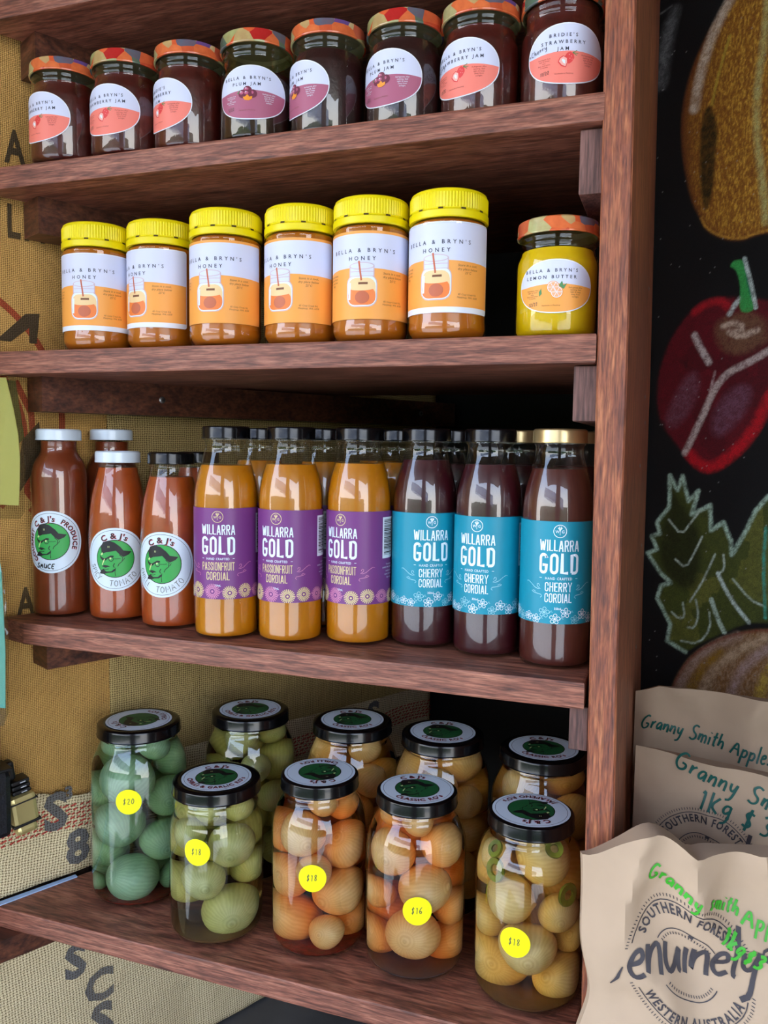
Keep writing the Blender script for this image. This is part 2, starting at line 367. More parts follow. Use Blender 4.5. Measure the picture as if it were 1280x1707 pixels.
MT['brine_a'] = liquid('amber_brine', (.98, .56, .08, 1), 34)
MT['brine_y'] = liquid('yellow_brine', (.98, .74, .16, 1), 26)
MT['brine_g'] = liquid('olive_brine', (.80, .72, .30, 1), 24)
MT['brine_m'] = liquid('dark_green_brine', (.62, .66, .42, 1), 24)
MT['chilli'] = plain('chilli_flakes', S(120, 30, 12), .5, var=.5, bscale=400, bump=.6)
# ---------------------------------------------------------------- flat print: 2D shapes bent onto surfaces
_GL = {}
def glyph(ch, bold=0):
    k = (ch, bold)
    if k in _GL: return _GL[k]
    def geo(txt):
        cu = bpy.data.curves.new('t', 'FONT'); cu.body = txt; cu.size = 1; cu.resolution_u = 2; cu.offset = bold*.012
        o = bpy.data.objects.new('t', cu); COL.objects.link(o); dg = bpy.context.evaluated_depsgraph_get(); ev = o.evaluated_get(dg)
        me = ev.to_mesh(); vs = [(v.co.x, v.co.y) for v in me.vertices]; fs = [tuple(p.vertices) for p in me.polygons]
        ev.to_mesh_clear(); bpy.data.objects.remove(o); bpy.data.curves.remove(cu); return vs, fs
    if ch == ' ': _GL[k] = ([], [], .32); return _GL[k]
    vs, fs = geo(ch); v2, _ = geo(ch+'|'); v3, _ = geo('|')
    adv = max(v[0] for v in v2)-max(v[0] for v in v3)
    _GL[k] = (vs, fs, adv); return _GL[k]
HAND = {  # simple pen strokes, unit height, (width, strokes)
'S': (.6, [[(.55, .9), (.3, 1), (.08, .8), (.2, .55), (.5, .4), (.5, .12), (.25, 0), (.02, .12)]]),
'A': (.7, [[(0, 0), (.32, 1), (.62, 0)], [(.12, .38), (.52, .38)]]), 'U': (.6, [[(.05, 1), (.05, .25), (.28, 0), (.5, .25), (.52, 1), (.54, 0)]]),
'C': (.6, [[(.55, .85), (.3, 1), (.05, .6), (.08, .2), (.3, 0), (.56, .12)]]), 'E': (.55, [[(.5, 1), (.05, 1), (.05, 0), (.5, 0)], [(.05, .52), (.42, .52)]]),
'P': (.55, [[(.05, 0), (.08, 1), (.45, .95), (.5, .65), (.3, .48), (.08, .48)]]), 'I': (.2, [[(.1, 0), (.1, 1)]]),
'Y': (.6, [[(.02, 1), (.28, .55), (.55, 1)], [(.28, .55), (.12, 0)]]), 'T': (.6, [[(.0, .95), (.6, 1)], [(.3, 1), (.28, 0)]]),
'O': (.65, [[(.3, 1), (.05, .7), (.05, .25), (.3, 0), (.56, .25), (.58, .72), (.3, 1)]]), 'M': (.8, [[(.05, 0), (.12, 1), (.38, .35), (.66, 1), (.74, 0)]]),
'H': (.6, [[(.05, 0), (.06, 1)], [(.52, 0), (.52, 1)], [(.05, .5), (.52, .5)]]), 'L': (.5, [[(.06, 1), (.05, .05), (.46, .03)]]),
'G': (.75, [[(.6, .88), (.38, 1), (.1, .72), (.05, .3), (.3, .02), (.62, .15), (.64, .42), (.38, .42)]]),
'r': (.38, [[(.08, .58), (.08, 0), (.1, .4), (.34, .58)]]), 'a': (.5, [[(.42, .5), (.2, .56), (.04, .28), (.18, .02), (.4, .3), (.42, .55), (.44, .02)]]),
'n': (.48, [[(.06, .56), (.06, 0), (.1, .4), (.3, .56), (.4, .4), (.42, 0)]]), 'y': (.48, [[(.06, .55), (.1, .2), (.3, .12), (.42, .55)], [(.42, .55), (.36, -.3), (.08, -.38)]]),
'm': (.7, [[(.06, .56), (.06, 0), (.1, .42), (.26, .56), (.34, .4), (.34, 0)], [(.34, .4), (.5, .56), (.62, .4), (.62, 0)]]),
'i': (.22, [[(.1, .52), (.12, 0)], [(.1, .78), (.12, .84)]]), 't': (.4, [[(.2, .95), (.18, .08), (.34, .02)], [(.02, .6), (.38, .64)]]),
'h': (.48, [[(.06, 1), (.06, 0), (.1, .4), (.3, .54), (.4, .38), (.42, 0)]]), 'p': (.5, [[(.06, .55), (.06, -.4)], [(.06, .4), (.26, .56), (.44, .34), (.3, .04), (.08, .1)]]),
'l': (.22, [[(.1, 1), (.1, .04), (.18, 0)]]), 'e': (.46, [[(.06, .3), (.4, .34), (.34, .54), (.12, .5), (.04, .22), (.2, .0), (.42, .1)]]),
's': (.4, [[(.34, .5), (.14, .56), (.08, .4), (.32, .2), (.24, .02), (.04, .06)]]), 'k': (.45, [[(.06, 1), (.06, 0)], [(.4, .56), (.08, .26), (.42, 0)]]), 'K': (.5, [[(.06, 1), (.06, 0)], [(.46, .8), (.08, .36), (.48, 0)]]),
'g': (.48, [[(.42, .5), (.18, .55), (.05, .28), (.2, .06), (.42, .28)], [(.42, .52), (.4, -.3), (.1, -.4)]]),
'1': (.3, [[(.06, .8), (.18, 1), (.16, 0)]]), '3': (.5, [[(.06, .9), (.3, 1), (.42, .78), (.2, .54), (.44, .3), (.3, .02), (.04, .08)]]),
'0': (.5, [[(.24, .95), (.06, .6), (.08, .2), (.26, .02), (.42, .3), (.42, .7), (.24, .95)]]), '2': (.5, [[(.06, .75), (.26, .98), (.42, .72), (.04, .02), (.46, .04)]]),
'6': (.5, [[(.38, .95), (.1, .6), (.06, .2), (.26, .0), (.42, .24), (.24, .42), (.08, .3)]]), '8': (.5, [[(.26, .5), (.08, .75), (.26, .98), (.42, .76), (.08, .24), (.24, .02), (.42, .24), (.26, .5)]]),
'5': (.5, [[(.42, .98), (.12, .98), (.1, .58), (.34, .56), (.42, .28), (.26, .0), (.06, .06)]]), '/': (.35, [[(.02, -.1), (.32, 1.1)]]),
'$': (.55, [[(.46, .8), (.26, .9), (.1, .7), (.42, .34), (.28, .1), (.06, .2)], [(.3, 1.08), (.22, -.08)]]), '+': (.5, [[(.02, .4), (.42, .42)], [(.22, .64), (.2, .16)]]), ' ': (.42, []), 'u': (.5, [[(.06, .55), (.08, .15), (.22, .0), (.38, .2), (.42, .55), (.44, .05), (.5, .02)]]), 'Ñ': (.6, []),
}
class Dec:
    def __init__(s): s.mats = []; s.v = []; s.f = []; s.mi = []
    def mid(s, m):
        m = MT[m] if isinstance(m, str) else m
        if m not in s.mats: s.mats.append(m)
        return s.mats.index(m)
    def raw(s, vs, fs, mat, lvl):
        n = len(s.v); s.v += [(x, y, lvl) for x, y in vs]; k = s.mid(mat)
        for f in fs: s.f.append(tuple(i+n for i in f)); s.mi.append(k)
    def poly(s, pts, mat, lvl=0):
        tr = tessellate_polygon([[Vector((x, y, 0)) for x, y in pts]]); s.raw(pts, [tuple(t) for t in tr], mat, lvl)
    def ell(s, cx, cy, a, b=None, mat='white', lvl=0, n=32, ex=2.0):
        b = b or a; pts = []
        for k in range(n):
            t = 2*PI*k/n; c, q = math.cos(t), math.sin(t)
            pts.append((cx+a*math.copysign(abs(c)**(2/ex), c), cy+b*math.copysign(abs(q)**(2/ex), q)))
        s.raw([(cx, cy)]+pts, [(0, 1+k, 1+(k+1) % n) for k in range(n)], mat, lvl)
    def ring(s, cx, cy, r0, r1, mat, lvl=0, n=48, a0=0, a1=2*PI, ar=1.0):
        vs = []
        for k in range(n+1):
            t = a0+(a1-a0)*k/n; vs += [(cx+r0*math.cos(t), cy+ar*r0*math.sin(t)), (cx+r1*math.cos(t), cy+ar*r1*math.sin(t))]
        s.raw(vs, [(2*k, 2*k+1, 2*k+3, 2*k+2) for k in range(n)], mat, lvl)
    def rect(s, x0, y0, x1, y1, mat, lvl=0): s.raw([(x0, y0), (x1, y0), (x1, y1), (x0, y1)], [(0, 1, 2, 3)], mat, lvl)
    def rrect(s, x0, y0, x1, y1, r, mat, lvl=0):
        pts = []
        for cx, cy, a in ((x1-r, y1-r, 0), (x0+r, y1-r, 90), (x0+r, y0+r, 180), (x1-r, y0+r, 270)):
            for k in range(5): pts.append((cx+r*math.cos(R(a+22.5*k)), cy+r*math.sin(R(a+22.5*k))))
        s.poly(pts, mat, lvl)
    def stroke(s, pts, w, mat, lvl=0, taper=False):
        n = len(pts); L = []; Q = []
        for i, p in enumerate(pts):
            a = pts[max(i-1, 0)]; b = pts[min(i+1, n-1)]; dx, dy = b[0]-a[0], b[1]-a[1]; d = math.hypot(dx, dy) or 1
            ww = w/2*((.35+.65*math.sin(PI*i/(n-1))) if taper and n > 2 else 1)
            L.append((p[0]-dy/d*ww, p[1]+dx/d*ww)); Q.append((p[0]+dy/d*ww, p[1]-dx/d*ww))
        s.raw(L+Q, [(i, i+1, n+i+1, n+i) for i in range(n-1)], mat, lvl)
    def place(s, vs, x, y, sx, sy, rot=0):
        c, q = math.cos(rot), math.sin(rot); return [(x+c*a*sx-q*b*sy, y+q*a*sx+c*b*sy) for a, b in vs]
    def width(s, t, bold=0, sp=0): return sum(glyph(c, bold)[2]+sp for c in t)-sp
    def text(s, t, x, y, h, mat, lvl=2, bold=0, w=None, sp=0, align='c', rot=0, shear=0, ux=None):
        """cap height h; w forces the total width; sp extra letter spacing in em"""
        sc = h/.729; W = s.width(t, bold, sp); sx = w/W if w else (ux or 1)*sc
        x0 = {'c': -W*sx/2, 'l': 0, 'r': -W*sx}[align]; c, q = math.cos(rot), math.sin(rot)
        for ch in t:
            vs, fs, adv = glyph(ch, bold)
            if vs:
                pv = [(x0+a*sx+b*sc*shear, b*sc) for a, b in vs]
                s.raw([(x+c*a-q*b, y+q*a+c*b) for a, b in pv], fs, mat, lvl)
            x0 += (adv+sp)*sx
    def arc(s, t, cx, cy, r, a_mid, h, mat, lvl=2, bold=0, inward=False, sp=.05, ux=1, ar=1.0):
        """letters on a circle, a_mid degrees counter-clockwise from +x; inward=True reads along the bottom"""
        sc = h/.729; W = s.width(t, bold, sp)*sc*ux; x0 = -W/2
        for ch in t:
            vs, fs, adv = glyph(ch, bold); m = x0+adv*sc*ux/2
            a = R(a_mid)+(m/r if inward else -m/r)
            rot = a+PI/2 if inward else a-PI/2
            rr = r+h*.5 if inward else r-h*.5
            if vs: s.raw(s.place([(p-adv/2, q_) for p, q_ in vs], cx+rr*math.cos(a), cy+rr*math.sin(a), sc*ux, sc, rot), fs, mat, lvl)
            x0 += (adv+sp)*sc*ux
    def hand(s, t, x, y, h, w, mat, lvl=3, rot=0, sp=.14, slant=.12, wob=0, fx=1):
        c, q = math.cos(rot), math.sin(rot); x0 = 0; rnd = random.Random(len(t)*7+int(h*1e5))
        for ch in t:
            wd, st = HAND.get(ch, HAND['O'])
            dy = rnd.uniform(-wob, wob)*h
            for p in st:
                P = list(p)
                if len(P) > 2:   # corner cutting rounds the pen stroke
                    for _ in range(2): P = [P[0]]+[q_ for (u0, v0), (u1, v1) in zip(P[:-1], P[1:]) for q_ in ((u0*.75+u1*.25, v0*.75+v1*.25), (u0*.25+u1*.75, v0*.25+v1*.75))]+[P[-1]]
                pp = [((x0+a*fx+b*slant)*h, b*h+dy) for a, b in P]
                s.stroke([(x+c*a-q*b, y+q*a+c*b) for a, b in pp], w, mat, lvl)
            x0 += wd*fx+sp
    def handarc(s, t, r, a_mid, h, w, mat, lvl=3, sp=.16):
        tot = sum(HAND[c][0]+sp for c in t)*h; x0 = -tot/2
        for ch in t:
            wd, st = HAND[ch]; m = x0+wd*h/2; a = R(a_mid)+m/r; rot = a+PI/2
            for p in st: s.stroke(s.place([(u-wd/2, v) for u, v in p], (r+h*.5)*math.cos(a), (r+h*.5)*math.sin(a), h, h, rot), w, mat, lvl)
            x0 += (wd+sp)*h
    def mesh(s, name, fn, du=None, dv=None, smooth=False):
        bm = bmesh.new(); vs = [bm.verts.new(v) for v in s.v]
        for f, k in zip(s.f, s.mi):
            try: ff = bm.faces.new([vs[i] for i in f]); ff.material_index = k
            except ValueError: pass
        for ax, d in ((0, du), (1, dv)):
            if not d: continue
            lo = min(v.co[ax] for v in bm.verts); hi = max(v.co[ax] for v in bm.verts)
            for k in range(int(lo//d)+1, int(hi//d)+1):
                n = [0, 0, 0]; n[ax] = 1; p = [0, 0, 0]; p[ax] = k*d
                bmesh.ops.bisect_plane(bm, geom=bm.verts[:]+bm.edges[:]+bm.faces[:], dist=1e-7, plane_co=p, plane_no=n)
        uvl = bm.loops.layers.uv.new('UVMap')
        for f in bm.faces:
            if f.normal.z < 0: f.normal_flip()
            for l in f.loops: l[uvl].uv = (l.vert.co.x, l.vert.co.y)
            f.smooth = smooth
        for v in bm.verts: v.co = fn(v.co.x, v.co.y, v.co.z)
        me = bpy.data.meshes.new(name); bm.to_mesh(me); bm.free()
        for m in s.mats: me.materials.append(m)
        return me
def cyl_fn(r, z0, a0=0.0, base=.00035, step=.00007):
    return lambda u, v, l: Vector(((r+base+l*step)*math.sin(a0+u/r), -(r+base+l*step)*math.cos(a0+u/r), z0+v))
def disc_fn(z, step=.00007): return lambda u, v, l: Vector((u, v, z+.0002+l*step))

# condensed poster capitals as thick strokes (unit height)
_rc = lambda x0, y0, x1, y1, r, a0, a1, n=5: [(x0 if 0 else (x1-r if math.cos(R((a0+a1)/2)) > 0 else x0+r)+r*math.cos(R(a0+(a1-a0)*k/n)), (y1-r if math.sin(R((a0+a1)/2)) > 0 else y0+r)+r*math.sin(R(a0+(a1-a0)*k/n))) for k in range(n+1)]
_W = .40
_box = lambda x0, y0, x1, y1, r, seq: sum([_rc(x0, y0, x1, y1, r, a, a+90) for a in seq], [])
COND = {'I': (0, [[(0, 0), (0, 1)]]), 'L': (.32, [[(0, 1), (0, 0), (.32, 0)]]), 'T': (.38, [[(0, 1), (.38, 1)], [(.19, 1), (.19, 0)]]),
 'F': (.32, [[(.32, 1), (0, 1), (0, 0)], [(0, .53), (.28, .53)]]), 'E': (.32, [[(.32, 1), (0, 1), (0, 0), (.32, 0)], [(0, .53), (.28, .53)]]),
 'H': (.38, [[(0, 0), (0, 1)], [(.38, 0), (.38, 1)], [(0, .52), (.38, .52)]]), 'N': (.40, [[(0, 0), (0, 1)], [(.0, .98), (.40, .02)], [(.40, 0), (.40, 1)]]),
 'U': (.38, [[(0, 1), (0, .18)]+_box(0, 0, .38, 1, .18, (180, 270))+[(.38, 1)]]), 'O': (.38, [_box(0, 0, .38, 1, .18, (90, 180, 270, 0))+[(.19, 1)]]),
 'C': (.38, [[(.38, .70)]+_box(0, 0, .38, 1, .18, (0, 90, 180, 270))+[(.38, .30)]]), 'G': (.38, [[(.38, .84)]+_box(0, 0, .38, 1, .18, (0, 90, 180, 270))+[(.38, .42), (.22, .42)]]),
 'D': (.38, [[(0, 0), (0, 1), (.2, 1)]+_rc(0, 0, .38, 1, .18, 90, 0)+_rc(0, 0, .38, 1, .18, 0, -90)+[(0, 0)]]),
 'R': (.38, [[(0, 0), (0, 1), (.2, 1)]+_rc(0, .48, .38, 1, .18, 90, 0)+_rc(0, .48, .38, 1, .18, 0, -90)+[(0, .48)], [(.2, .48), (.38, 0)]]),
 'P': (.38, [[(0, 0), (0, 1), (.2, 1)]+_rc(0, .45, .38, 1, .18, 90, 0)+_rc(0, .45, .38, 1, .18, 0, -90)+[(0, .45)]]),
 'S': (.38, [[(.38, .74)]+_rc(0, .52, .38, 1, .18, 0, 90)+_rc(0, .52, .38, 1, .18, 90, 180)+[(0, .72), (.08, .56), (.30, .44), (.38, .28)]+_rc(0, 0, .38, .5, .18, 0, -90)+_rc(0, 0, .38, .5, .18, -90, -180)+[(0, .26)]]),
 'A': (.44, [[(0, 0), (.20, 1), (.24, 1), (.44, 0)], [(.08, .26), (.36, .26)]]), 'W': (.66, [[(0, 1), (.14, 0), (.18, 0), (.32, .9), (.34, .9), (.48, 0), (.52, 0), (.66, 1)]]), 'Y': (.44, [[(0, 1), (.22, .46), (.44, 1)], [(.22, .5), (.22, 0)]])}
def condensed(d, t, x, y, h, w, mat, lvl=3, th=.13, gap=.13):
    hh = h-th*h; W = sum(COND[c][0] for c in t)+(gap+th)*(len(t)-1)+th; sx = w/W; x0 = x-w/2+th*sx/2
    for ch in t:
        wd, st = COND[ch]
        for p in st:
            # thickness follows direction so upright strokes keep their weight
            n = len(p); A = []; B = []
            P = [(x0+a*sx, y+th*h/2+b*hh) for a, b in p]
            for i in range(n):
                a_, b_ = P[max(i-1, 0)], P[min(i+1, n-1)]; dx, dy = b_[0]-a_[0], b_[1]-a_[1]; L = math.hypot(dx, dy) or 1
                if 0 < i < n-1:
                    u1 = Vector((P[i][0]-P[i-1][0], P[i][1]-P[i-1][1])); u2 = Vector((P[i+1][0]-P[i][0], P[i+1][1]-P[i][1]))
                    if u1.length > 1e-9 and u2.length > 1e-9: k = 1/max(.6, math.cos(u1.angle(u2)/2))
                    else: k = 1
                else: k = 1
                hx, hy = -dy/L, dx/L; wx_, wy_ = th*sx/2*k, th*h*.42*k
                A.append((P[i][0]+hx*wx_, P[i][1]+hy*wy_)); B.append((P[i][0]-hx*wx_, P[i][1]-hy*wy_))
            if p[0] != p[-1]:   # square ends
                for e_, q_ in ((0, 1), (n-1, n-2)):
                    v = Vector((P[e_][0]-P[q_][0], P[e_][1]-P[q_][1])).normalized(); ex = (v.x*th*sx/2, v.y*th*h/2)
                    A[e_] = (A[e_][0]+ex[0], A[e_][1]+ex[1]); B[e_] = (B[e_][0]+ex[0], B[e_][1]+ex[1])
            d.raw(A+B, [(i, i+1, n+i+1, n+i) for i in range(n-1)], mat, lvl)
        x0 += (wd+gap+th)*sx
# --- label designs (metres, origin at label centre)
def small_text(d, lines, x, y, h, mat, lead=1.45, lvl=4, shear=0, sp=.02):
    for i, t in enumerate(lines): d.text(t, x, y-i*h*lead, h, mat, lvl, shear=shear, sp=sp)
def strawberry(d, x, y, k):
    P = lambda pts: [(x+a*k, y+b*k) for a, b in pts]
    d.poly(P([(.0, .9), (.45, 1.1), (.9, .8), (1.0, .3), (.7, -.2), (.3, -.5), (-.1, -.2), (-.3, .4)]), 'straw', 4)
    d.poly(P([(-.9, .35), (-.45, .6), (.1, .3), (.15, -.3), (-.1, -.95), (-.7, -.75), (-1.15, -.2)]), 'straw', 5)
    d.poly(P([(-.8, .25), (-.42, .48), (.0, .22), (.05, -.3), (-.15, -.82), (-.62, -.62), (-1.0, -.15)]), 'straw2', 6)
    d.poly(P([(-.5, .2), (-.2, -.05), (-.2, -.5), (-.45, -.35), (-.65, 0)]), 'pwhite', 7)
    for a, b in ((1.35, 1.25), (1.5, .85), (1.3, .6)): d.stroke(P([(.75, .95), (a, b)]), .08*k, 'leafg', 6)
    for a, b in ((.3, .7), (.6, .5), (.4, .2), (.7, .1)): d.ell(x+a*k, y+b*k, .05*k, None, 'straw2', 6, 6)
def plums(d, x, y, k):
    d.poly([(x-1.9*k, y+.1*k), (x-1.4*k, y+.6*k), (x-.7*k, y+.55*k), (x-.9*k, y)], 'leafg', 4)
    for i, (a, b) in enumerate(((-.85, 0), (.85, 0), (0, .55), (0, -.05))):
        d.ell(x+a*k, y+b*k, .72*k, .68*k, 'plum', 5+i, 20); d.ell(x+a*k-.2*k, y+(b+.2)*k, .36*k, .28*k, 'plum2', 5.5+i, 14); d.ell(x+a*k-.28*k, y+(b+.34)*k, .1*k, None, 'pwhite', 5.8+i, 8)
    d.poly([(x-.8*k, y-.5*k), (x-.4*k, y-.45*k), (x, y-.1*k), (x+.3*k, y-.5*k), (x+.8*k, y-.4*k), (x+.75*k, y-.85*k), (x+.2*k, y-1.1*k), (x-.5*k, y-1.0*k)], 'orange2', 9.5)
def citrus(d, x, y, k):
    d.poly([(x+.5*k, y+.5*k), (x+1.1*k, y+1.4*k), (x+1.3*k, y+.7*k), (x+1.9*k, y+1.0*k), (x+1.4*k, y+.1*k)], 'leafg', 4)
    for a, b in ((-.3, .4), (.3, -.4)):
        d.ell(x+a*k, y+b*k, 1.0*k, None, 'orange2', 5, 24); d.ell(x+a*k, y+b*k, .9*k, None, 'pwhite', 6, 24); d.ell(x+a*k, y+b*k, .8*k, None, 'peach', 7, 24)
        for q in range(6): d.stroke([(x+a*k, y+b*k), (x+a*k+.8*k*math.cos(q*PI/3), y+b*k+.8*k*math.sin(q*PI/3))], .07*k, 'pwhite', 8)
    d.poly([(x-2.6*k, y-.3*k), (x-2.2*k, y+.3*k), (x-2.1*k, y-.6*k), (x-2.5*k, y-1.0*k)], 'leafg', 4)
def oval_label(kind, name_lines, pen=None, date=None):
    d = Dec(); a, b = .0355, .0245; fill = {'straw': 'salmon', 'plum': 'mauve', 'lemon': 'l_orange'}[kind]
    if kind == 'lemon': a, b = .034, .0225
    d.ell(0, 0, a, b, 'white', 0, 64, 2.15); d.ell(0, 0, a-.0009, b-.0009, 'lilac', 1, 64, 2.15)
    pts = []
    n = 40
    for k in range(n+1):       # lower part under a gentle hill
        t = PI+PI*k/n; c, q = math.cos(t), math.sin(t); e = 2/2.15
        pts.append(((a-.0009)*math.copysign(abs(c)**e, c), (b-.0009)*math.copysign(abs(q)**e, q)))
    top = [((a-.0009)*(1-2*k/12), -.0006+.0026*math.sin(PI*k/12)) for k in range(0, 13)]
    pts2 = pts[:-1]+top[:-1]
    d.poly(pts2, fill, 2)
    y = .0118 if len(name_lines) == 2 else .0135
    for i, t in enumerate(name_lines): d.text(t, -.004, y-i*.0055, .0029, 'navy', 3, bold=1.2, sp=.34)
    if kind == 'straw': strawberry(d, -.001, -.0055, .0062)
    if kind == 'plum': plums(d, -.0025, -.0015, .0056)
    if kind == 'lemon': citrus(d, 0, -.003, .0052)
    ink = 'pwhite' if kind == 'plum' else ('rust_ink' if kind == 'straw' else 'brown_ink')
    small_text(d, ['Refrigerate after', 'opening. Seal', 'tight & keep', 'away from', 'sunlight.'], .0175, -.0018, .0013, ink)
    small_text(d, ['Ingredients: fruit', 'sugar & lemon', 'juice.', 'Best used within', '12 months.'], -.0195, -.0035, .0011, ink)
    d.text('Handmade in Manjimup', -.003, -.0165, .0011, 'brown_ink' if kind != 'straw' else 'rust_ink', 4, sp=.03)
    if pen: d.hand(pen, -.034, .0005, .0042, .0004, 'navy', 10, rot=R(14))
    if date: d.hand(date, -.0225, -.0165, .003, .00035, 'pen', 10, rot=R(6))
    return d
def honey_label(border):
    d = Dec(); a = .056; h = .039
    if border == 'white': d.rrect(-a, -h, a, h, .003, 'white', 0); y0, y1, x1 = -h+.005, h-.001, a-.0008
    else: d.rrect(-a, -h, a, h, .003, 'l_orange', 0); y0, y1, x1 = -h, h-.0025, a-.001
    d.rrect(-x1, y0, x1, y1, .0025, 'lilac', 1)
    hill = [(-x1, .0030), (-.04, .0048), (-.025, .0062), (-.01, .0066), (0, .0064), (.02, .0056), (.035, .0048), (x1, .004)]
    d.poly([(-x1, y0), (x1, y0)]+hill[::-1], 'l_orange', 2)
    d.text('BELLA & BRYN\'S', 0, .0200, .0036, 'navy', 3, bold=1, sp=.42); d.text('HONEY', 0, .0130, .0036, 'navy', 3, bold=1, sp=.42)
    # drawn jar with dipper
    k = 1.36; G = lambda *p: [v*k for v in p]
    def rr_(x0, y0, x1, y1, r_, m_, l_): d.rrect(x0*k, y0*k, x1*k, y1*k, r_*k, m_, l_)
    rr_(-.0105, -.0208, .0105, .0004, .006, 'jarline', 3); rr_(-.0099, -.0202, .0099, -.0002, .0055, 'pwhite', 4); rr_(-.0094, -.0196, .0094, -.002, .0052, 'skin', 5)
    rr_(-.0094, -.0196, .0094, -.0080, .0050, 'jarhoney', 6); d.ell(0, -.0080*k, .0092*k, .0022*k, 'skin', 7, 24); d.ell(.0005*k, -.0145*k, .0048*k, .0042*k, 'jarblob', 8, 20)
    d.rect(-.0085*k, -.001*k, .0085*k, .0058*k, 'jarline', 5); d.rect(-.0078*k, -.0006*k, .0078*k, .0054*k, 'lilac', 6); d.ell(0, .0058*k, .0085*k, .0024*k, 'jarline', 7, 24); d.ell(0, .0058*k, .0078*k, .0019*k, 'lilac', 8, 24)
    d.stroke([(-.0078*k, .0022*k), (.0078*k, .0022*k)], .0006, 'jarline', 8); d.stroke([(-.0024, .0122), (0, -.005)], .0016, 'jarblob', 9)
    d.stroke([(-.0080*k, -.005*k), (-.0083*k, -.016*k)], .002, 'pwhite', 9); d.rect(-.002*k, -.0062*k, .0042*k, -.0048*k, 'brown_ink', 9)
    small_text(d, ['Store in a cool,', 'dry place below', '25°C'],   .0290, .0008, .0021, 'brown_ink', 1.55, shear=.2)
    small_text(d, ['85 Cozy Creek Rd,', 'Manjimup, WA, 6258'],   .0290, -.0240, .0016, 'brown_ink', 1.6, shear=.2)
    small_text(d, ['Pure raw honey', 'gathered from', 'our own hives', '500g'],   -.034, .0005, .0017, 'brown_ink', 1.7, shear=.2)
    return d
def flower(d, x, y, r, mat, n, lvl=4, petal=.45):
    for k in range(n):
        a = 2*PI*k/n+.2; d.ring(x+r*.62*math.cos(a), y+r*.62*math.sin(a), r*petal*.55, r*petal*.78, mat, lvl, 8)
    d.ell(x, y, r*.22, None, mat, lvl, 8)
def passion(d, x, y, r, mat, lvl=4):
    for k in range(22):
        a = 2*PI*k/22; d.stroke([(x+r*.5*math.cos(a), y+r*.5*math.sin(a)), (x+r*math.cos(a), y+r*math.sin(a))], r*.13, mat, lvl)
    d.ring(x, y, r*.34, r*.46, mat, lvl, 18); d.ell(x, y, r*.16, None, mat, lvl, 8)
def swirl(d, x, y, k, mir, mat, lvl=4):
    p = [(0, .3), (.12, .55), (.3, .5), (.3, .25), (.12, .12), (-.1, .0), (.2, -.05), (.6, .1), (1.1, .5), (1.5, .75), (1.75, .7)]
    d.stroke([(x+mir*a*k, y+b*k) for a, b in p], .07*k, mat, lvl)
    p = [(-.1, -1.0), (-.28, -.85), (-.15, -.65), (.2, -.6), (.7, -.5), (1.0, -.35), (.75, -.25), (.5, -.4)]
    d.stroke([(x+mir*a*k, y+b*k) for a, b in p], .07*k, mat, lvl)
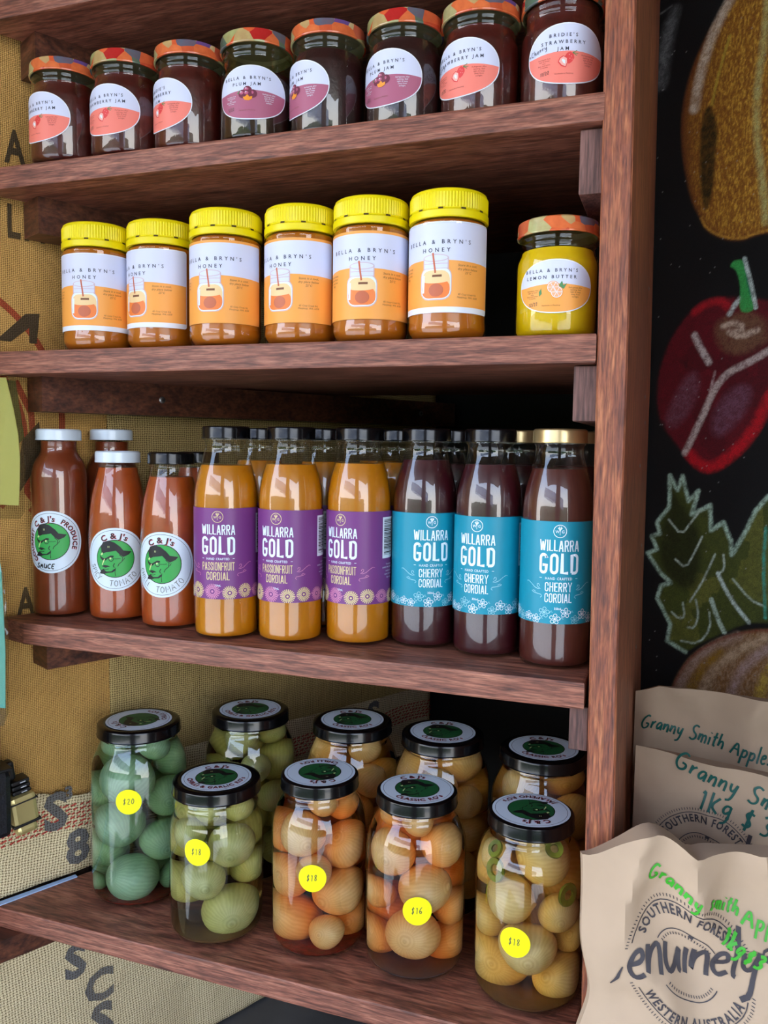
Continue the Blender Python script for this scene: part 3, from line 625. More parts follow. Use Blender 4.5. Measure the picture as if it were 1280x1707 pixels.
def cordial_label(kind):
    d = Dec(); H2 = .0455; w = .0985; base = 'purple' if kind == 'passion' else 'teal'; foil = 'pgold' if kind == 'passion' else 'pwhite'; soft = 'ppink' if kind == 'passion' else 'pteal'
    d.rect(-w, -H2, w, H2, base, 0)
    d.ring(0, .0370, .0052, .0058, foil, 3, 32); d.text('W', -.0023, .0354, .0026, foil, 4, bold=1, w=.0034); d.text('G', .0025, .0354, .0026, foil, 4, bold=1, w=.0026)
    d.stroke([(0, .0338), (0, .0365), (0, .0385)], .0004, foil, 4)
    for q in (-1, 1):
        d.stroke([(0, .038), (q*.0018, .0402)], .0008, foil, 4, True); d.stroke([(0, .0370), (q*.0008, .0412)], .0006, foil, 4, True)
    condensed(d, 'WILLARRA', 0, .0192, .0102, .0345, 'pwhite', 3, .145, .13); condensed(d, 'GOLD', 0, -.0012, .0188, .0345, 'pwhite', 3, .165, .15)
    d.text('HAND CRAFTED', 0, -.0060, .0024, 'pwhite', 3, bold=.8, w=.0235, sp=.1)
    for q in (-1, 1): d.rect(q*.0158-.001, -.0048, q*.0158+.001, -.0044, 'pwhite', 3)
    t1 = 'PASSIONFRUIT' if kind == 'passion' else 'CHERRY'
    condensed(d, t1, 0, -.0165, .0084, .0335 if kind == 'passion' else .0235, foil, 3, .13, .13); condensed(d, 'CORDIAL', 0, -.0263, .0084, .0235, foil, 3, .13, .13)
    d.text('350mL', 0, -.0325, .0021, 'pwhite', 3, bold=1, w=.0068)
    swirl(d, .0215 if kind == 'passion' else .0165, -.0145, .0078, 1, soft); swirl(d, -.0215 if kind == 'passion' else -.0165, -.0145, .0078, -1, soft)
    rnd = random.Random(3 if kind == 'passion' else 8); x = -.092; i = 0
    while x < .093:
        if kind == 'passion':
            r = rnd.uniform(.0050, .0084); yy = -H2+r*.8+.0004+rnd.uniform(0, .0025)
            passion(d, x, yy, r, 'pgold' if i % 3 else 'ppink')
            d.stroke([(x+r*.8, yy-.002), (x+r+.002, yy+.001), (x+r+.004, yy-.002), (x+r+.0055, yy+.002)], .0006, 'ppink', 4)
            x += 2*r+.0016
        else:
            r = rnd.uniform(.0042, .0066); yy = -H2+r*.85+.0004+rnd.uniform(0, .006)*(i % 2); flower(d, x, yy, r, 'pwhite' if i % 3 else 'pteal', 5)
            d.stroke([(x+r*.8, yy-.001), (x+r+.0012, yy+.002), (x+r+.002, yy)], .0005, 'pteal', 4); x += 2*r-.0010
        i += 1
    d.v = [(u_, max(v_, -H2+.0002), l_) for u_, v_, l_ in d.v]
    # barcode panel and small print at the back right
    X0 = .0445; d.rect(X0, -.001, X0+.021, .0395, 'white', 2); yy = .0375; rnd = random.Random(1)
    while yy > .002: t = rnd.choice((.0004, .0007, .0011)); d.rect(X0+.002, yy-t, X0+.0175, yy, 'black', 3); yy -= t+rnd.choice((.0005, .0009))
    small_text(d, ['Concentrate', 'DRINK MIX ONE PART', 'cordial to five', 'water. Shake well', 'Keep cold'], X0+.011, -.0075, .0015, 'pwhite', 2.2)
    return d
_DV = lambda px, py: ((px-355)/285, -(py-720)/330)
def devil(d, cx, cy, r, g='green', lvl=3, simple=False, rot=0):
    c, q = math.cos(rot), math.sin(rot)
    P = lambda L: [(cx+r*(c*a-q*b), cy+r*(q*a+c*b)) for a, b in (_DV(*p) for p in L)]
    d.ell(cx, cy, r*1.04, None, 'black', lvl, 40); d.ell(cx, cy, r, None, g, lvl+1, 40)
    L = lvl+2
    d.poly(P([(150, 605), (138, 500), (178, 420), (260, 392), (350, 425), (430, 500), (480, 572), (600, 598), (560, 650), (480, 690), (430, 650), (370, 575), (300, 590), (230, 600), (180, 625)]), 'black', L)
    d.poly(P([(120, 650), (150, 690), (200, 718), (245, 690), (290, 660), (335, 662), (340, 690), (290, 690), (255, 712), (210, 755), (160, 750), (130, 710)]), 'black', L)
    d.ring(*P([(298, 725)])[0], r*.10, r*.135, 'black', L, 16); d.ell(*P([(288, 712)])[0], r*.055, None, 'cream', L, 8)
    d.poly(P([(135, 640), (165, 605), (172, 640), (150, 660)]), 'cream', L); d.stroke(P([(196, 725), (172, 790), (160, 832)]), r*.05, 'cream', L)
    d.poly(P([(150, 860), (190, 830), (240, 838), (285, 862), (240, 868), (215, 885), (180, 868)]), 'black', L)
    d.stroke(P([(175, 905), (220, 915), (262, 900)]), r*.03, 'black', L); d.stroke(P([(350, 800), (330, 845), (345, 880)]), r*.045, 'black', L)
    d.poly(P([(112, 990), (140, 930), (175, 905), (225, 950), (300, 945), (352, 895), (365, 925), (320, 965), (240, 975), (190, 998)]), 'black', L)
    d.stroke(P([(340, 722), (400, 722), (440, 715)]), r*.025, 'black', L); d.stroke(P([(420, 650), (470, 700), (460, 770), (415, 810), (395, 860)]), r*.035, 'black', L)
    d.stroke(P([(500, 705), (480, 745), (455, 760)]), r*.03, 'black', L); d.stroke(P([(365, 880), (355, 960), (362, 1030)]), r*.03, 'black', L)
    d.text('11', *P([(262, 520)])[0], r*.1, 'cream', L+1, bold=2)
def halo_arc(d, t, r, a, h, inward=False, ux=1, sp=.1):
    d.arc(t, .00035, -.00035, r, a, h, 'red', 4, bold=2.6, inward=inward, ux=ux, sp=sp); d.arc(t, 0, 0, r, a, h, 'black', 5, bold=1.2, inward=inward, ux=ux, sp=sp)
def lid_disc(bottom):
    d = Dec(); d.ell(0, 0, .0373, None, 'discw', 0, 56); d.ring(0, 0, .0342, .0346, 'navy', 1, 56)
    devil(d, 0, 0, .0218, 'dgreen', 2)
    halo_arc(d, "C & J's", .0283, 96, .0066, ux=1.05, sp=.02); halo_arc(d, bottom, .0283, 270, .0056, True, ux=1.0, sp=.04)
    return d
def bottle_disc(kind):
    d = Dec(); r = .0345; d.ell(0, 0, r, None, 'discw', 0, 64); d.ring(0, 0, r-.0028, r-.0024, 'navy', 1, 56)
    devil(d, 0, .0008, .0200, 'green', 2)
    if kind == 'sauce':
        halo_arc(d, "C & J's", .0262, 108, .0062, ux=1.05, sp=.04); halo_arc(d, 'PRODUCE', .0262, 22, .0055, ux=1.0, sp=.06); halo_arc(d, 'GOURMET', .0262, 190, .0055, ux=1.0, sp=.06)
        d.hand('SAUCE', -.0165, -.0285, .0052, .0011, 'black', 6, rot=R(-3), fx=1.1)
    else:
        halo_arc(d, "C & J's", .0262, 92, .0064, ux=1.1, sp=.05)
        d.handarc('SPICY' if kind == 'spicy' else 'CHILLI', .0262, 214, .0058, .0006, 'pen', 6); d.handarc('TOMATO', .0262, 292, .0064, .0006, 'pen', 6)
    return d
# ---------------------------------------------------------------- setting
Z1, ZB1, Z2, ZB2, Z3, ZB3, Z4, ZB4 = .2818, .2591, .0924, .0683, -.1979, -.2216, -.5277, -.5514
ZTOP, ZB0 = .452, .428
LA = R(63.7); D_ = Vector((math.cos(LA), math.sin(LA), 0)); N_ = Vector((math.sin(LA), -math.cos(LA), 0))   # along left wall; its normal into the room
W0 = Vector((-.664, 0, 0)); C0 = Vector((-.3293, .6773, 0)); SLATE = -.828; FLOOR = -1.55; CEIL = .95
TC = .755
def wallp(t, z, off=0): return W0+D_*t+N_*off+Vector((0, 0, z))
def boardp(s, z, off=0): return C0+N_*s-D_*off+Vector((0, 0, z))
def slab(name, a, b, z0, z1, th, out, mat, kind='structure'):
    o = Vector((out[0], out[1], 0)).normalized()*th; b_ = Vector((b[0], b[1], 0)); a_ = Vector((a[0], a[1], 0))
    m = MB().prism([(a_.x, a_.y), (b_.x, b_.y), (b_.x+o.x, b_.y+o.y), (a_.x+o.x, a_.y+o.y)], z0, z1)
    return tag(m.obj(name, mat), kind=kind)
lw_end = wallp(-.42, 0); 
slab('wall_left', wallp(-.42, 0, -.012), wallp(TC+.02, 0, -.012), FLOOR, CEIL, .03, -N_, MT['wood_dark'])
slab('wall_back', boardp(-.05, 0, -.022), boardp(2.3, 0, -.022), FLOOR, CEIL, .03, D_, MT['wood_dark'])
pr = boardp(2.3, 0)
slab('light_block_right', pr, (pr.x-.36, pr.y-.80), FLOOR, CEIL, .03, N_, MT['wood_dark'])  # added unseen partition limiting the light, its length set by the opening wanted
slab('light_block_pier', (.44, -1.93), (-.06, -1.98), FLOOR, CEIL, .03, (0, -1, 0), MT['wood_dark'])  # added unseen pier, blocks light behind the camera so bottle reflections stay narrow
tag(MB().box((.3, -.6, FLOOR-.02), (3.6, 3.4, .04)).obj('floor', MT['floorm']), kind='structure')
tag(MB().box((.3, -.5, CEIL+.02), (3.2, 3.2, .04)).obj('ceiling', MT['roof']), kind='structure')
tag(MB().box((-2, -9, FLOOR-.03), (40, 16, .02)).obj('ground', MT['gravel']), kind='structure')
hb = MB(); rnd = random.Random(2)
bm = bmesh.new(); bmesh.ops.create_grid(bm, x_segments=90, y_segments=14, size=1)
for v in bm.verts:
    x = v.co.x*9-2; z = FLOOR+(v.co.y+1)*1.1; v.co = Vector((x, -9+.5*noise.noise(Vector((x*2, 0, z*2)))-.35*(z-FLOOR)*.3, z+.25*noise.noise(Vector((x*3, 4, 1)))))
me = bpy.data.meshes.new('hedge'); bm.to_mesh(me); bm.free(); me.materials.append(MT['hedge']); tag(link('hedge', me), kind='structure')

# slate bench in the corner and a wooden crate-top that carries the paper bags
cb = C0
aw = thing('awning', 'striped canvas awning hanging outside the stall opening', 'awning', (0, 0, 0))
for k in range(44):
    x = -2.6+k*.0915; m = MB(); y = -3.1-.009*(k-14); zt = .90-.0165*k
    m.add([(x, y, zt+.5), (x+.0915, y-.009, zt+.4835), (x+.0915, y-.009, zt-.01), (x+.072, y-.007, zt-.14), (x+.046, y-.005, zt-.19), (x+.020, y-.003, zt-.14), (x, y, zt)], [(0, 1, 2, 3, 4, 5, 6)])
    for q_ in range(len(m.v)): pass
    n0 = len(m.v); m.v += [(a_, b_-.004, c_) for a_, b_, c_ in m.v]; m.f.append(tuple(range(n0, 2*n0))[::-1]); m.m.append(0); m.sm.append(False)
    for q_ in range(n0): m.f.append((q_, (q_+1) % n0, n0+(q_+1) % n0, n0+q_)); m.m.append(0); m.sm.append(False)
    m.obj('scallop', MT['awn_a'] if k % 2 else MT['awn_b'], aw)
bench = MB().prism([(cb.x, cb.y), *[(p.x, p.y) for p in (wallp(-.35, 0), wallp(-.35, 0, .75), boardp(.75, 0, 1.0), boardp(.75, 0))]][::-1], SLATE-.04, SLATE)
o = bench.obj('slate_bench', MT['slate']); tag(o, 'dark grey slate bench top below the corner shelf', 'bench')
cr = thing('wooden_crate', 'wooden crate carrying the brown paper bags', 'crate', (0, 0, 0))
for i in range(4):
    MB().box((.20, -.13+i*.105, -.665), (.32, .1, .012)).obj('slat', MT['wood_dark'], cr)
for x in (.05, .35):
    MB().box((x, .03, -.748), (.02, .40, .154)).obj('side_board', MT['wood_dark'], cr)

# chalkboard with its chalk mural
MUR={
 'gourd':[(478,561),(497,596),(539,607),(588,561),(618,471),(633,375),(628,296),(604,256),(571,257),(542,266),(528,265),(511,261),(488,266),(464,281),(456,298),(441,325),(427,384),(423,432),(431,482),(453,528)],
 'gourd_dark':[(463,438),(474,406),(471,373),(471,336),(465,305),(457,312),(451,362),(450,412),(455,436)],
 'gourd_hi':[(485,565),(466,536),(454,507),(444,469),(441,440)],
 'gourd_hi2':[(483,516),(475,489),(468,462),(464,438)],
 'gourd_y1':[(528,543),(526,495),(520,440),(523,382),(532,330),(539,278)],
 'gourd_y2':[(456,298),(464,283),(488,268),(511,263),(528,267),(542,268)],
 'pep':[(488,193),(463,191),(450,181),(434,164),(420,143),(408,110),(404,72),(411,34),(441,0),(449,-11),(470,-26),(485,-28),(503,-19),(525,1),(543,28),(553,50),(578,108),(580,151),(557,179),(524,188)],
 'pep_red':[(455,-8),(470,-22),(484,-25),(501,-16),(523,4),(541,31),(551,57),(563,80)],
 'pep_red2':[(453,178),(466,187),(488,190),(497,180)],
 'pep_m1':[(433,74),(446,97),(462,100),(462,69),(445,38),(428,26),(417,38)],
 'pep_m2':[(482,37),(496,68),(518,82),(534,74),(524,44),(498,16),(485,18)],
 'pep_w1':[(454,148),(463,131),(475,112)],
 'pep_w2':[(553,123),(528,109),(504,99),(491,87),(482,72),(471,45),(460,20),(448,-6)],
 'pep_w3':[(484,99),(478,72)],
 'pep_cal':[(480,160),(495,168),(518,172),(544,162),(552,139),(531,122),(505,119),(485,133)],
 'pep_calw':[(492,156),(505,160),(518,153),(510,146),(497,150),(515,141),(535,148)],
 'stem':[(496,231),(502,238),(514,237),(518,222),(521,205),(532,174),(521,170),(511,174),(512,202),(508,219),(503,228)],
 'stem_w':[(515,238),(523,212),(528,193),(532,176)],
 'stem_w2':[(512,189),(505,181),(499,171)],
 'leaf':[(428,-37),(429,-80),(412,-102),(417,-117),(405,-122),(414,-139),(400,-146),(421,-172),(436,-183),(422,-189),(417,-207),(428,-224),(438,-240),(434,-264),(461,-274),(482,-258),(512,-238),(541,-221),(567,-216),(602,-205),(610,-108),(587,-51),(559,-58),(544,-78),(534,-103),(517,-136),(515,-118),(504,-95),(488,-107),(486,-74),(461,-88),(469,-56),(456,-70),(446,-37),(440,-56)],
 'leaf_o':[(461,-274),(434,-264),(438,-240),(428,-224),(417,-207),(422,-189),(436,-183),(421,-172),(400,-146),(414,-139),(405,-122),(417,-117),(412,-102),(429,-80),(428,-37),(440,-56),(446,-37),(456,-70),(469,-56),(461,-88),(486,-74),(488,-107),(504,-95),(515,-118),(517,-136),(534,-103),(544,-78),(559,-58)],
 'leaf_dk':[(429,-43),(429,-84),(417,-109),(416,-138),(419,-163),(446,-189),(472,-189),(478,-144),(472,-105),(454,-82),(441,-67)],
 'v1':[(429,-97),(448,-117),(461,-98),(473,-81)],
 'v2':[(441,-150),(456,-161),(468,-137),(477,-116)],
 'v3':[(464,-205),(478,-180),(487,-159),(495,-138)],
 'v4':[(500,-162),(512,-184),(528,-205),(543,-220)],
 'v5':[(472,-201),(477,-221),(472,-240),(462,-240)],
 'v6':[(493,-198),(502,-221),(512,-238)],
 'v7':[(558,-98),(557,-143),(563,-211)],
 'v8':[(520,-167),(543,-191),(562,-197)],
 'v9':[(454,-260),(479,-260),(494,-236),(491,-215)],
 'v10':[(439,-223),(450,-231),(458,-226),(454,-208)],
 'v11':[(506,-137),(509,-156),(500,-163)],
 'pk':[(438,-348),(442,-332),(452,-304),(472,-272),(513,-242),(561,-224),(610,-223),(651,-247),(673,-300),(678,-385),(441,-458)],
 'pk1':[(449,-338),(464,-297),(492,-264),(530,-241)],
 'pk2':[(483,-334),(497,-294),(524,-263),(564,-237)],
 'pk3':[(523,-328),(531,-295),(548,-268),(572,-246)],
 'pk4':[(559,-328),(563,-296),(576,-270)],
 'pk5':[(466,-338),(481,-296),(508,-266)],
 'smear1':[(400,558),(390,508),(382,479)],
 'smear2':[(408,571),(399,528),(394,484)],
 'smear3':[(368,569),(403,580)],
}

def build_board():
    s0, s1, za, zb = .30, .86, -.62, .80; ds = .0015
    nx = int((s1-s0)/ds)+1; nz = int((zb-za)/ds)+1
    s = np.linspace(s0, s1, nx); z = np.linspace(za, zb, nz); Sg, Zg = np.meshgrid(s*1000, z*1000)
    rng = np.random.RandomState(4)
    def blur(a, k):
        for _ in range(k): a = (a+np.roll(a, 1, 0)+np.roll(a, -1, 0)+np.roll(a, 1, 1)+np.roll(a, -1, 1))/5
        return a
    fine = rng.rand(nz, nx); med = blur(rng.rand(nz, nx), 4); med = (med-med.min())/(med.max()-med.min()); big = blur(rng.rand(nz//8+2, nx//8+2), 3)
    big = (big-big.min())/(big.max()-big.min()); big = np.kron(big, np.ones((8, 8)))[:nz, :nx]; big = blur(big, 6)
    st = rng.rand(nz, nx)
    for _ in range(5): st = (st+np.roll(np.roll(st, 1, 0), 0, 1)+np.roll(st, 1, 0))/3
    st = (st-st.min())/(st.max()-st.min())
    lin = lambda c: np.array(srgb(*c)[:3])
    img = np.ones((nz, nx, 3))*lin((22, 23, 24))
    img *= (.8+.4*big)[..., None]
    def segd(P, closed=False):
        best = np.full(Sg.shape, 1e9); P = [tuple(p) for p in P]; P2 = P+[P[0]] if closed else P
        for (a, b), (c, d) in zip(P2[:-1], P2[1:]):
            dx, dy = c-a, d-b; L = dx*dx+dy*dy+1e-9; t = np.clip(((Sg-a)*dx+(Zg-b)*dy)/L, 0, 1)
            best = np.minimum(best, np.hypot(Sg-a-t*dx, Zg-b-t*dy))
        return best
    def inside(P):
        ins = np.zeros(Sg.shape, bool); n = len(P); j = n-1
        for i in range(n):
            xi, yi = P[i]; xj, yj = P[j]
            if yi != yj: ins ^= ((yi > Zg) != (yj > Zg)) & (Sg < (xj-xi)*(Zg-yi)/(yj-yi)+xi)
            j = i
        return ins
    def smooth(P, it=2, closed=True):
        for _ in range(it):
            Q = []
            n = len(P); rg = range(n) if closed else range(n-1)
            if not closed: Q.append(P[0])
            for i in rg:
                a, b = P[i], P[(i+1) % n]; Q += [(a[0]*.75+b[0]*.25, a[1]*.75+b[1]*.25), (a[0]*.25+b[0]*.75, a[1]*.25+b[1]*.75)]
            if not closed: Q.append(P[-1])
            P = Q
        return P
    def paint(al, col, grain=.5, g=None):
        nonlocal img
        g = (med if g is None else g); al = np.clip(al*(1-grain+grain*2*g*(.4+1.2*fine)), 0, 1)
        img = img*(1-al[..., None])+lin(col)*al[..., None]
    def fill(P, col, al=.9, soft=3, grain=.4, sm=2, g=None):
        P = smooth(P, sm) if sm else P; ins = inside(P); d = segd(P, True); a = np.clip(.5+np.where(ins, d, -d)/soft, 0, 1)*al; paint(a, col, grain, g); return ins, d
    def stroke(P, w, col, al=.9, grain=.7, soft=1.5, sm=1):
        P = smooth(P, sm, False) if sm else P; d = segd(P); paint(np.clip((w/2-d)/soft+.5, 0, 1)*al, col, grain)
    m = MUR
    for k in ('smear1', 'smear2'): stroke(m[k], 14, (120, 122, 124), .35, .8, 9)
    stroke(m['smear3'], 2, (120, 120, 120), .5)
    ins, d = fill(m['gourd'], (128, 76, 36), .95, 6, .25)
    paint(np.where(ins, np.clip((Sg-418)/70, 0, 1)*.75, 0), (172, 114, 36), .9, st); paint(np.where(ins, np.clip((Sg-425)/70, 0, 1)*np.clip((st-.5)*4, 0, .55), 0), (232, 180, 72), .8, med)
    paint(np.where(ins & (d < 9), .6*(1-d/9), 0), (92, 38, 26), .3)
    fill(m['gourd_dark'], (46, 38, 18), .85, 5, .3); stroke(m['gourd_hi'], 11, (216, 198, 176), .8, .8, 8); stroke(m['gourd_hi2'], 3.5, (190, 160, 60), .9, .7)
    stroke(m['gourd_y1'], 8, (200, 190, 120), .7, .9, 6); stroke(m['gourd_y2'], 3, (206, 150, 60), .7)
    ins, d = fill(m['pep'], (92, 22, 30), .95, 7, .35); paint(np.where(ins, .5*(big > .5), 0), (110, 24, 34), .6)
    stroke(m['pep_red'], 13, (196, 24, 36), .9, .6, 8); stroke(m['pep_red2'], 9, (180, 30, 40), .8, .5, 6)
    fill(m['pep_m1'], (116, 70, 84), .7, 12, .8); fill(m['pep_m2'], (118, 74, 92), .75, 12, .8)
    fill(m['pep_cal'], (120, 84, 62), .85, 10, .9); stroke(m['pep_calw'], 7, (206, 180, 160), .8, .95, 4)
    stroke(m['pep_w1'], 8, (206, 190, 186), .85, .95, 4); stroke(m['pep_w3'], 3, (180, 150, 150), .8, .9); stroke(m['pep_w2'], 8, (196, 176, 170), .85, .9, 4)
    stroke(m['stem_w2'], 6, (200, 210, 206), .8, .9, 3); fill(m['stem'], (64, 168, 84), .95, 2, .3); stroke(m['stem'][2:6], 3, (30, 120, 100), .7, .5); stroke(m['stem_w'], 5, (206, 220, 214), .85, .8)
    ins, d = fill(m['leaf'], (76, 84, 36), .92, 4, .4, 0); paint(np.where(ins, .6*(big > .5), 0), (112, 112, 50), .6); fill(m['leaf_dk'], (38, 42, 20), .85, 12, .3)
    stroke(m['leaf_o'], 5, (178, 206, 186), .8, .95, 3, 0)
    for k in ('v1', 'v2', 'v3', 'v5', 'v8', 'v9', 'v10', 'v11'): stroke(m[k], 2.4, (190, 206, 190), .8, .8)
    stroke(m['v4'], 5, (198, 214, 206), .85, .8); stroke(m['v6'], 6, (186, 206, 190), .8, .9); stroke(m['v7'], 4, (70, 160, 140), .8, .7)
    ins, d = fill(m['pk'], (136, 96, 56), .95, 5, .4); paint(np.where(ins, (st > .5)*.6, 0), (160, 128, 100), .9)
    for k, c in (('pk1', (170, 140, 126)), ('pk2', (190, 160, 130)), ('pk3', (176, 146, 140)), ('pk4', (190, 160, 60)), ('pk5', (150, 110, 30))): stroke(m[k], 11, c, .7, .9, 8)
    paint(np.where(ins & (d < 5), .7*(1-d/5), 0), (120, 40, 34), .4)
    paint((rng.rand(nz, nx) > .9988)*.7, (170, 170, 170), 0)
    co_ = np.zeros((nz, nx, 3)); P0 = np.array(boardp(0, 0)); e = np.array(N_)
    co_[:] = P0+e*(Sg/1000)[..., None]; co_[..., 2] = Zg/1000
    idx = np.arange(nz*nx).reshape(nz, nx); q = np.stack([idx[:-1, :-1], idx[:-1, 1:], idx[1:, 1:], idx[1:, :-1]], -1).reshape(-1, 4)
    me = bpy.data.meshes.new('mural'); me.vertices.add(nz*nx); me.vertices.foreach_set('co', co_.ravel()); nf = len(q)
    me.loops.add(nf*4); me.loops.foreach_set('vertex_index', q.ravel()); me.polygons.add(nf); me.polygons.foreach_set('loop_start', np.arange(nf)*4); me.polygons.foreach_set('loop_total', np.full(nf, 4)); me.update()
    ca = me.color_attributes.new('chalk', 'FLOAT_COLOR', 'POINT'); ca.data.foreach_set('color', np.concatenate([img, np.ones((nz, nx, 1))], -1).ravel().astype(np.float32))
    mt, nt, out = newmat('chalk_mural'); N = NT(nt); a = N.n('ShaderNodeVertexColor'); a.layer_name = 'chalk'; tc = N.n('ShaderNodeTexCoord')
    nz_ = N.n('ShaderNodeTexNoise'); nz_.inputs['Scale'].default_value = 1400; nz_.inputs['Detail'].default_value = 2; N.l(tc.outputs['Object'], nz_.inputs['Vector'])
    mm = nt.nodes.new('ShaderNodeMix'); mm.data_type = 'RGBA'; mm.blend_type = 'MULTIPLY'; mm.inputs[0].default_value = .8
    N.l(a.outputs[0], mm.inputs[6]); N.l(N.ramp(nz_.outputs[0], [(.35, (.5, .5, .5, 1)), (.6, (1.25, 1.25, 1.25, 1))]), mm.inputs[7])
    p = N.n('ShaderNodeBsdfPrincipled'); p.inputs['Roughness'].default_value = .5; p.inputs['Specular IOR Level'].default_value = .3; N.l(mm.outputs[2], p.inputs['Base Color']); N.l(p.outputs[0], out.inputs[0])
    me.materials.append(mt)
    bd = thing('chalkboard', 'black chalkboard with chalk drawings of pumpkins, a red capsicum and green leaves', 'chalkboard')
    m1 = MB().prism([tuple(boardp(-.02, 0, -.022).xy), tuple(boardp(1.4, 0, -.022).xy), tuple(boardp(1.4, 0, -.0015).xy), tuple(boardp(-.02, 0, -.0015).xy)], SLATE, .85)
    m1.obj('board', plain('blackboard_paint', S(21, 22, 23), .5, .3, var=.15, bscale=20), bd)
    mo = link('mural', me, bd); mo['label'] = 'chalk drawing of pumpkins, capsicum and leaves'
build_board()

# ---------------------------------------------------------------- burlap on the left wall
def sag(t, z, k=1.0, s=0): return k*(.0035*noise.noise(Vector((t*9+s, z*5, s)))+.0018*noise.noise(Vector((t*25, z*14, 3+s))))
def cloth(name, t0, t1, z0f, z1f, off, mat, label, cat='burlap', k=1.0, seed=0, step=.007, uvrot=0, fold=None, grp=None):
    nx = max(2, int((t1-t0)/step)); zlo = min(z0f(t0), z0f(t1)); zhi = max(z1f(t0), z1f(t1)); nz = max(2, int((zhi-zlo)/step)); vs = []; fs = []; uv = []
    for j in range(nz+1):
        for i in range(nx+1):
            t = t0+(t1-t0)*i/nx; z = z0f(t)+(z1f(t)-z0f(t))*j/nz
            o = off+sag(t, z, k, seed)+(fold(t, z) if fold else 0)
            vs.append(wallp(t, z, o)); c, q = math.cos(uvrot), math.sin(uvrot); uv.append((c*t-q*z, q*t+c*z))
    for j in range(nz):
        for i in range(nx): a = j*(nx+1)+i; fs.append((a, a+1, a+nx+2, a+nx+1))
    me = bpy.data.meshes.new(name); me.from_pydata(vs, [], fs); ul = me.uv_layers.new(name='UVMap')
    li = np.zeros(len(me.loops), int); me.loops.foreach_get('vertex_index', li); ul.data.foreach_set('uv', np.array(uv)[li].ravel())
    for p in me.polygons: p.use_smooth = True
    me.materials.append(mat); o = link(name, me); tag(o, label, cat, grp)
    sd = o.modifiers.new('thick', 'SOLIDIFY'); sd.thickness = .0012; sd.offset = -1
    return o
K = lambda v: (lambda t: v)
fine = cloth('burlap_sack', -.36, .165, K(-.50), K(.90), .004, MT['jute'], 'fine brown burlap with black and red print on the left wall', seed=1)
crs = cloth('burlap_sack', .155, TC-.012, K(-.48), K(.90), .008, MT['jute_c'], 'coarser burlap behind the bottles, deep in the corner', seed=5)
pale = cloth('burlap_sack', -.36, TC-.02, lambda t: Z4+.004, lambda t: (-.418+.10*max(0, .09-t)*-1+.012*math.sin(t*40)) if t < .2 else -.405-.02*(t-.2), .013, MT['jute_w'], 'pale burlap sack with red stripe resting on the lowest shelf', seed=9, k=.9, uvrot=R(6))
low = cloth('burlap_sack', -.36, TC-.02, K(SLATE+.004), K(ZB4-.03), .008, MT['jute_w'], 'pale coarse burlap hanging below the lowest shelf', seed=12, k=1.4, uvrot=R(-4))
def wprint(parent, off, seed, k, draw, name='print', fold=None):
    d = Dec(); draw(d); o = link(name, d.mesh(name, lambda u, v, l: wallp(u, v, off+.0008+l*.0002+sag(u, v, k, seed)), .006, .006, True), parent); return o
def one(parent, off, seed, k, name, fn):
    wprint(parent, off, seed, k, fn, name)
for tx, z, h, tr in (('A', .320, .036, .0640), ('A', .240, .036, .084), ('L', .240, .036, .058), ('A', -.186, .034, .066), ('C', -.186, .034, .098)):
    one(fine, .004, 1, 1.0, 'printed_letter', lambda d, tx=tx, z=z, h=h, tr=tr: d.text(tx, tr, z-h/2, h, 'ink_k', 0, bold=2.4, align='r', ux=.62))
for r_, z0 in ((.158, .02), (.115, 0)):
    one(fine, .004, 1, 1.0, 'printed_ring', lambda d, r_=r_, z0=z0: d.ring(-.06, z0, r_, r_+.007, 'ink_r', 0, 60, R(-40), R(60)))
for pts, mt in (([(.03, .108), (.062, .140), (.078, .142), (.074, .108), (.066, .108), (.066, .125), (.046, .108)], 'ink_k'), ([(.05, -.03), (.056, .0), (.075, .02), (.078, -.02), (.062, -.045), (.052, -.06)], 'ink_k'), ([(.03, .065), (.050, .065), (.058, -.0), (.045, -.01), (.035, .03)], 'ink_g')):
    one(fine, .004, 1, 1.0, 'printed_shape', lambda d, pts=pts, mt=mt: d.poly(pts, mt, 1))
one(fine, .004, 1, 1.0, 'printed_line', lambda d: d.stroke([(.05, .065), (.066, .03), (.068, .0), (.06, -.03), (.06, -.06), (.075, -.08)], .007, 'ink_r', 0))
def dstripe(d):
    rnd = random.Random(3)
    for row in range(6):
        t = -.30+rnd.random()*.004
        while t < .735:
            L = rnd.uniform(.003, .0075); z = -.4395-row*.0052-.02*t*.2+.003*math.sin(t*30)
            d.stroke([(t, z-.0006), (t+L, z+.0010)], .0022, 'ink_rw', 0); t += L+rnd.uniform(.0015, .0045)
o = wprint(pale, .013, 9, .9, dstripe, 'red_stripe'); 
for o_ in pale.children: o_['kind'] = 'stuff'
for tx, t, z, h in (('S', .082, -.462, .045), ('8', .108, -.512, .042), ('3', .098, -.430, .016), ('S', .60, -.455, .040)):
    one(pale, .013, 9, .9, 'printed_letter', lambda d, tx=tx, t=t, z=z, h=h: d.text(tx, t, z, h, 'ink_kw', 1, bold=3.2))
for tx, t, z, h in (('S', .105, -.660, .042), ('C', .135, -.705, .040), ('S', .138, -.755, .045), ('O', .165, -.800, .04)):
    one(low, .008, 12, 1.4, 'printed_letter', lambda d, tx=tx, t=t, z=z, h=h: d.text(tx, t, z, h, 'ink_kw', 1, bold=3.4))
e = MB()
e.prism([tuple(p.xy) for p in (wallp(-.2, 0, .014), wallp(.104, 0, .014), wallp(.104, 0, .020), wallp(-.2, 0, .026))], Z4, Z4+.0012)  # flat pale blue strip along the foot of the sack
tag(e.obj('hem_strip', MT['stripw']), 'thin pale blue strip under the frayed sack hem on the lowest shelf', 'strip')

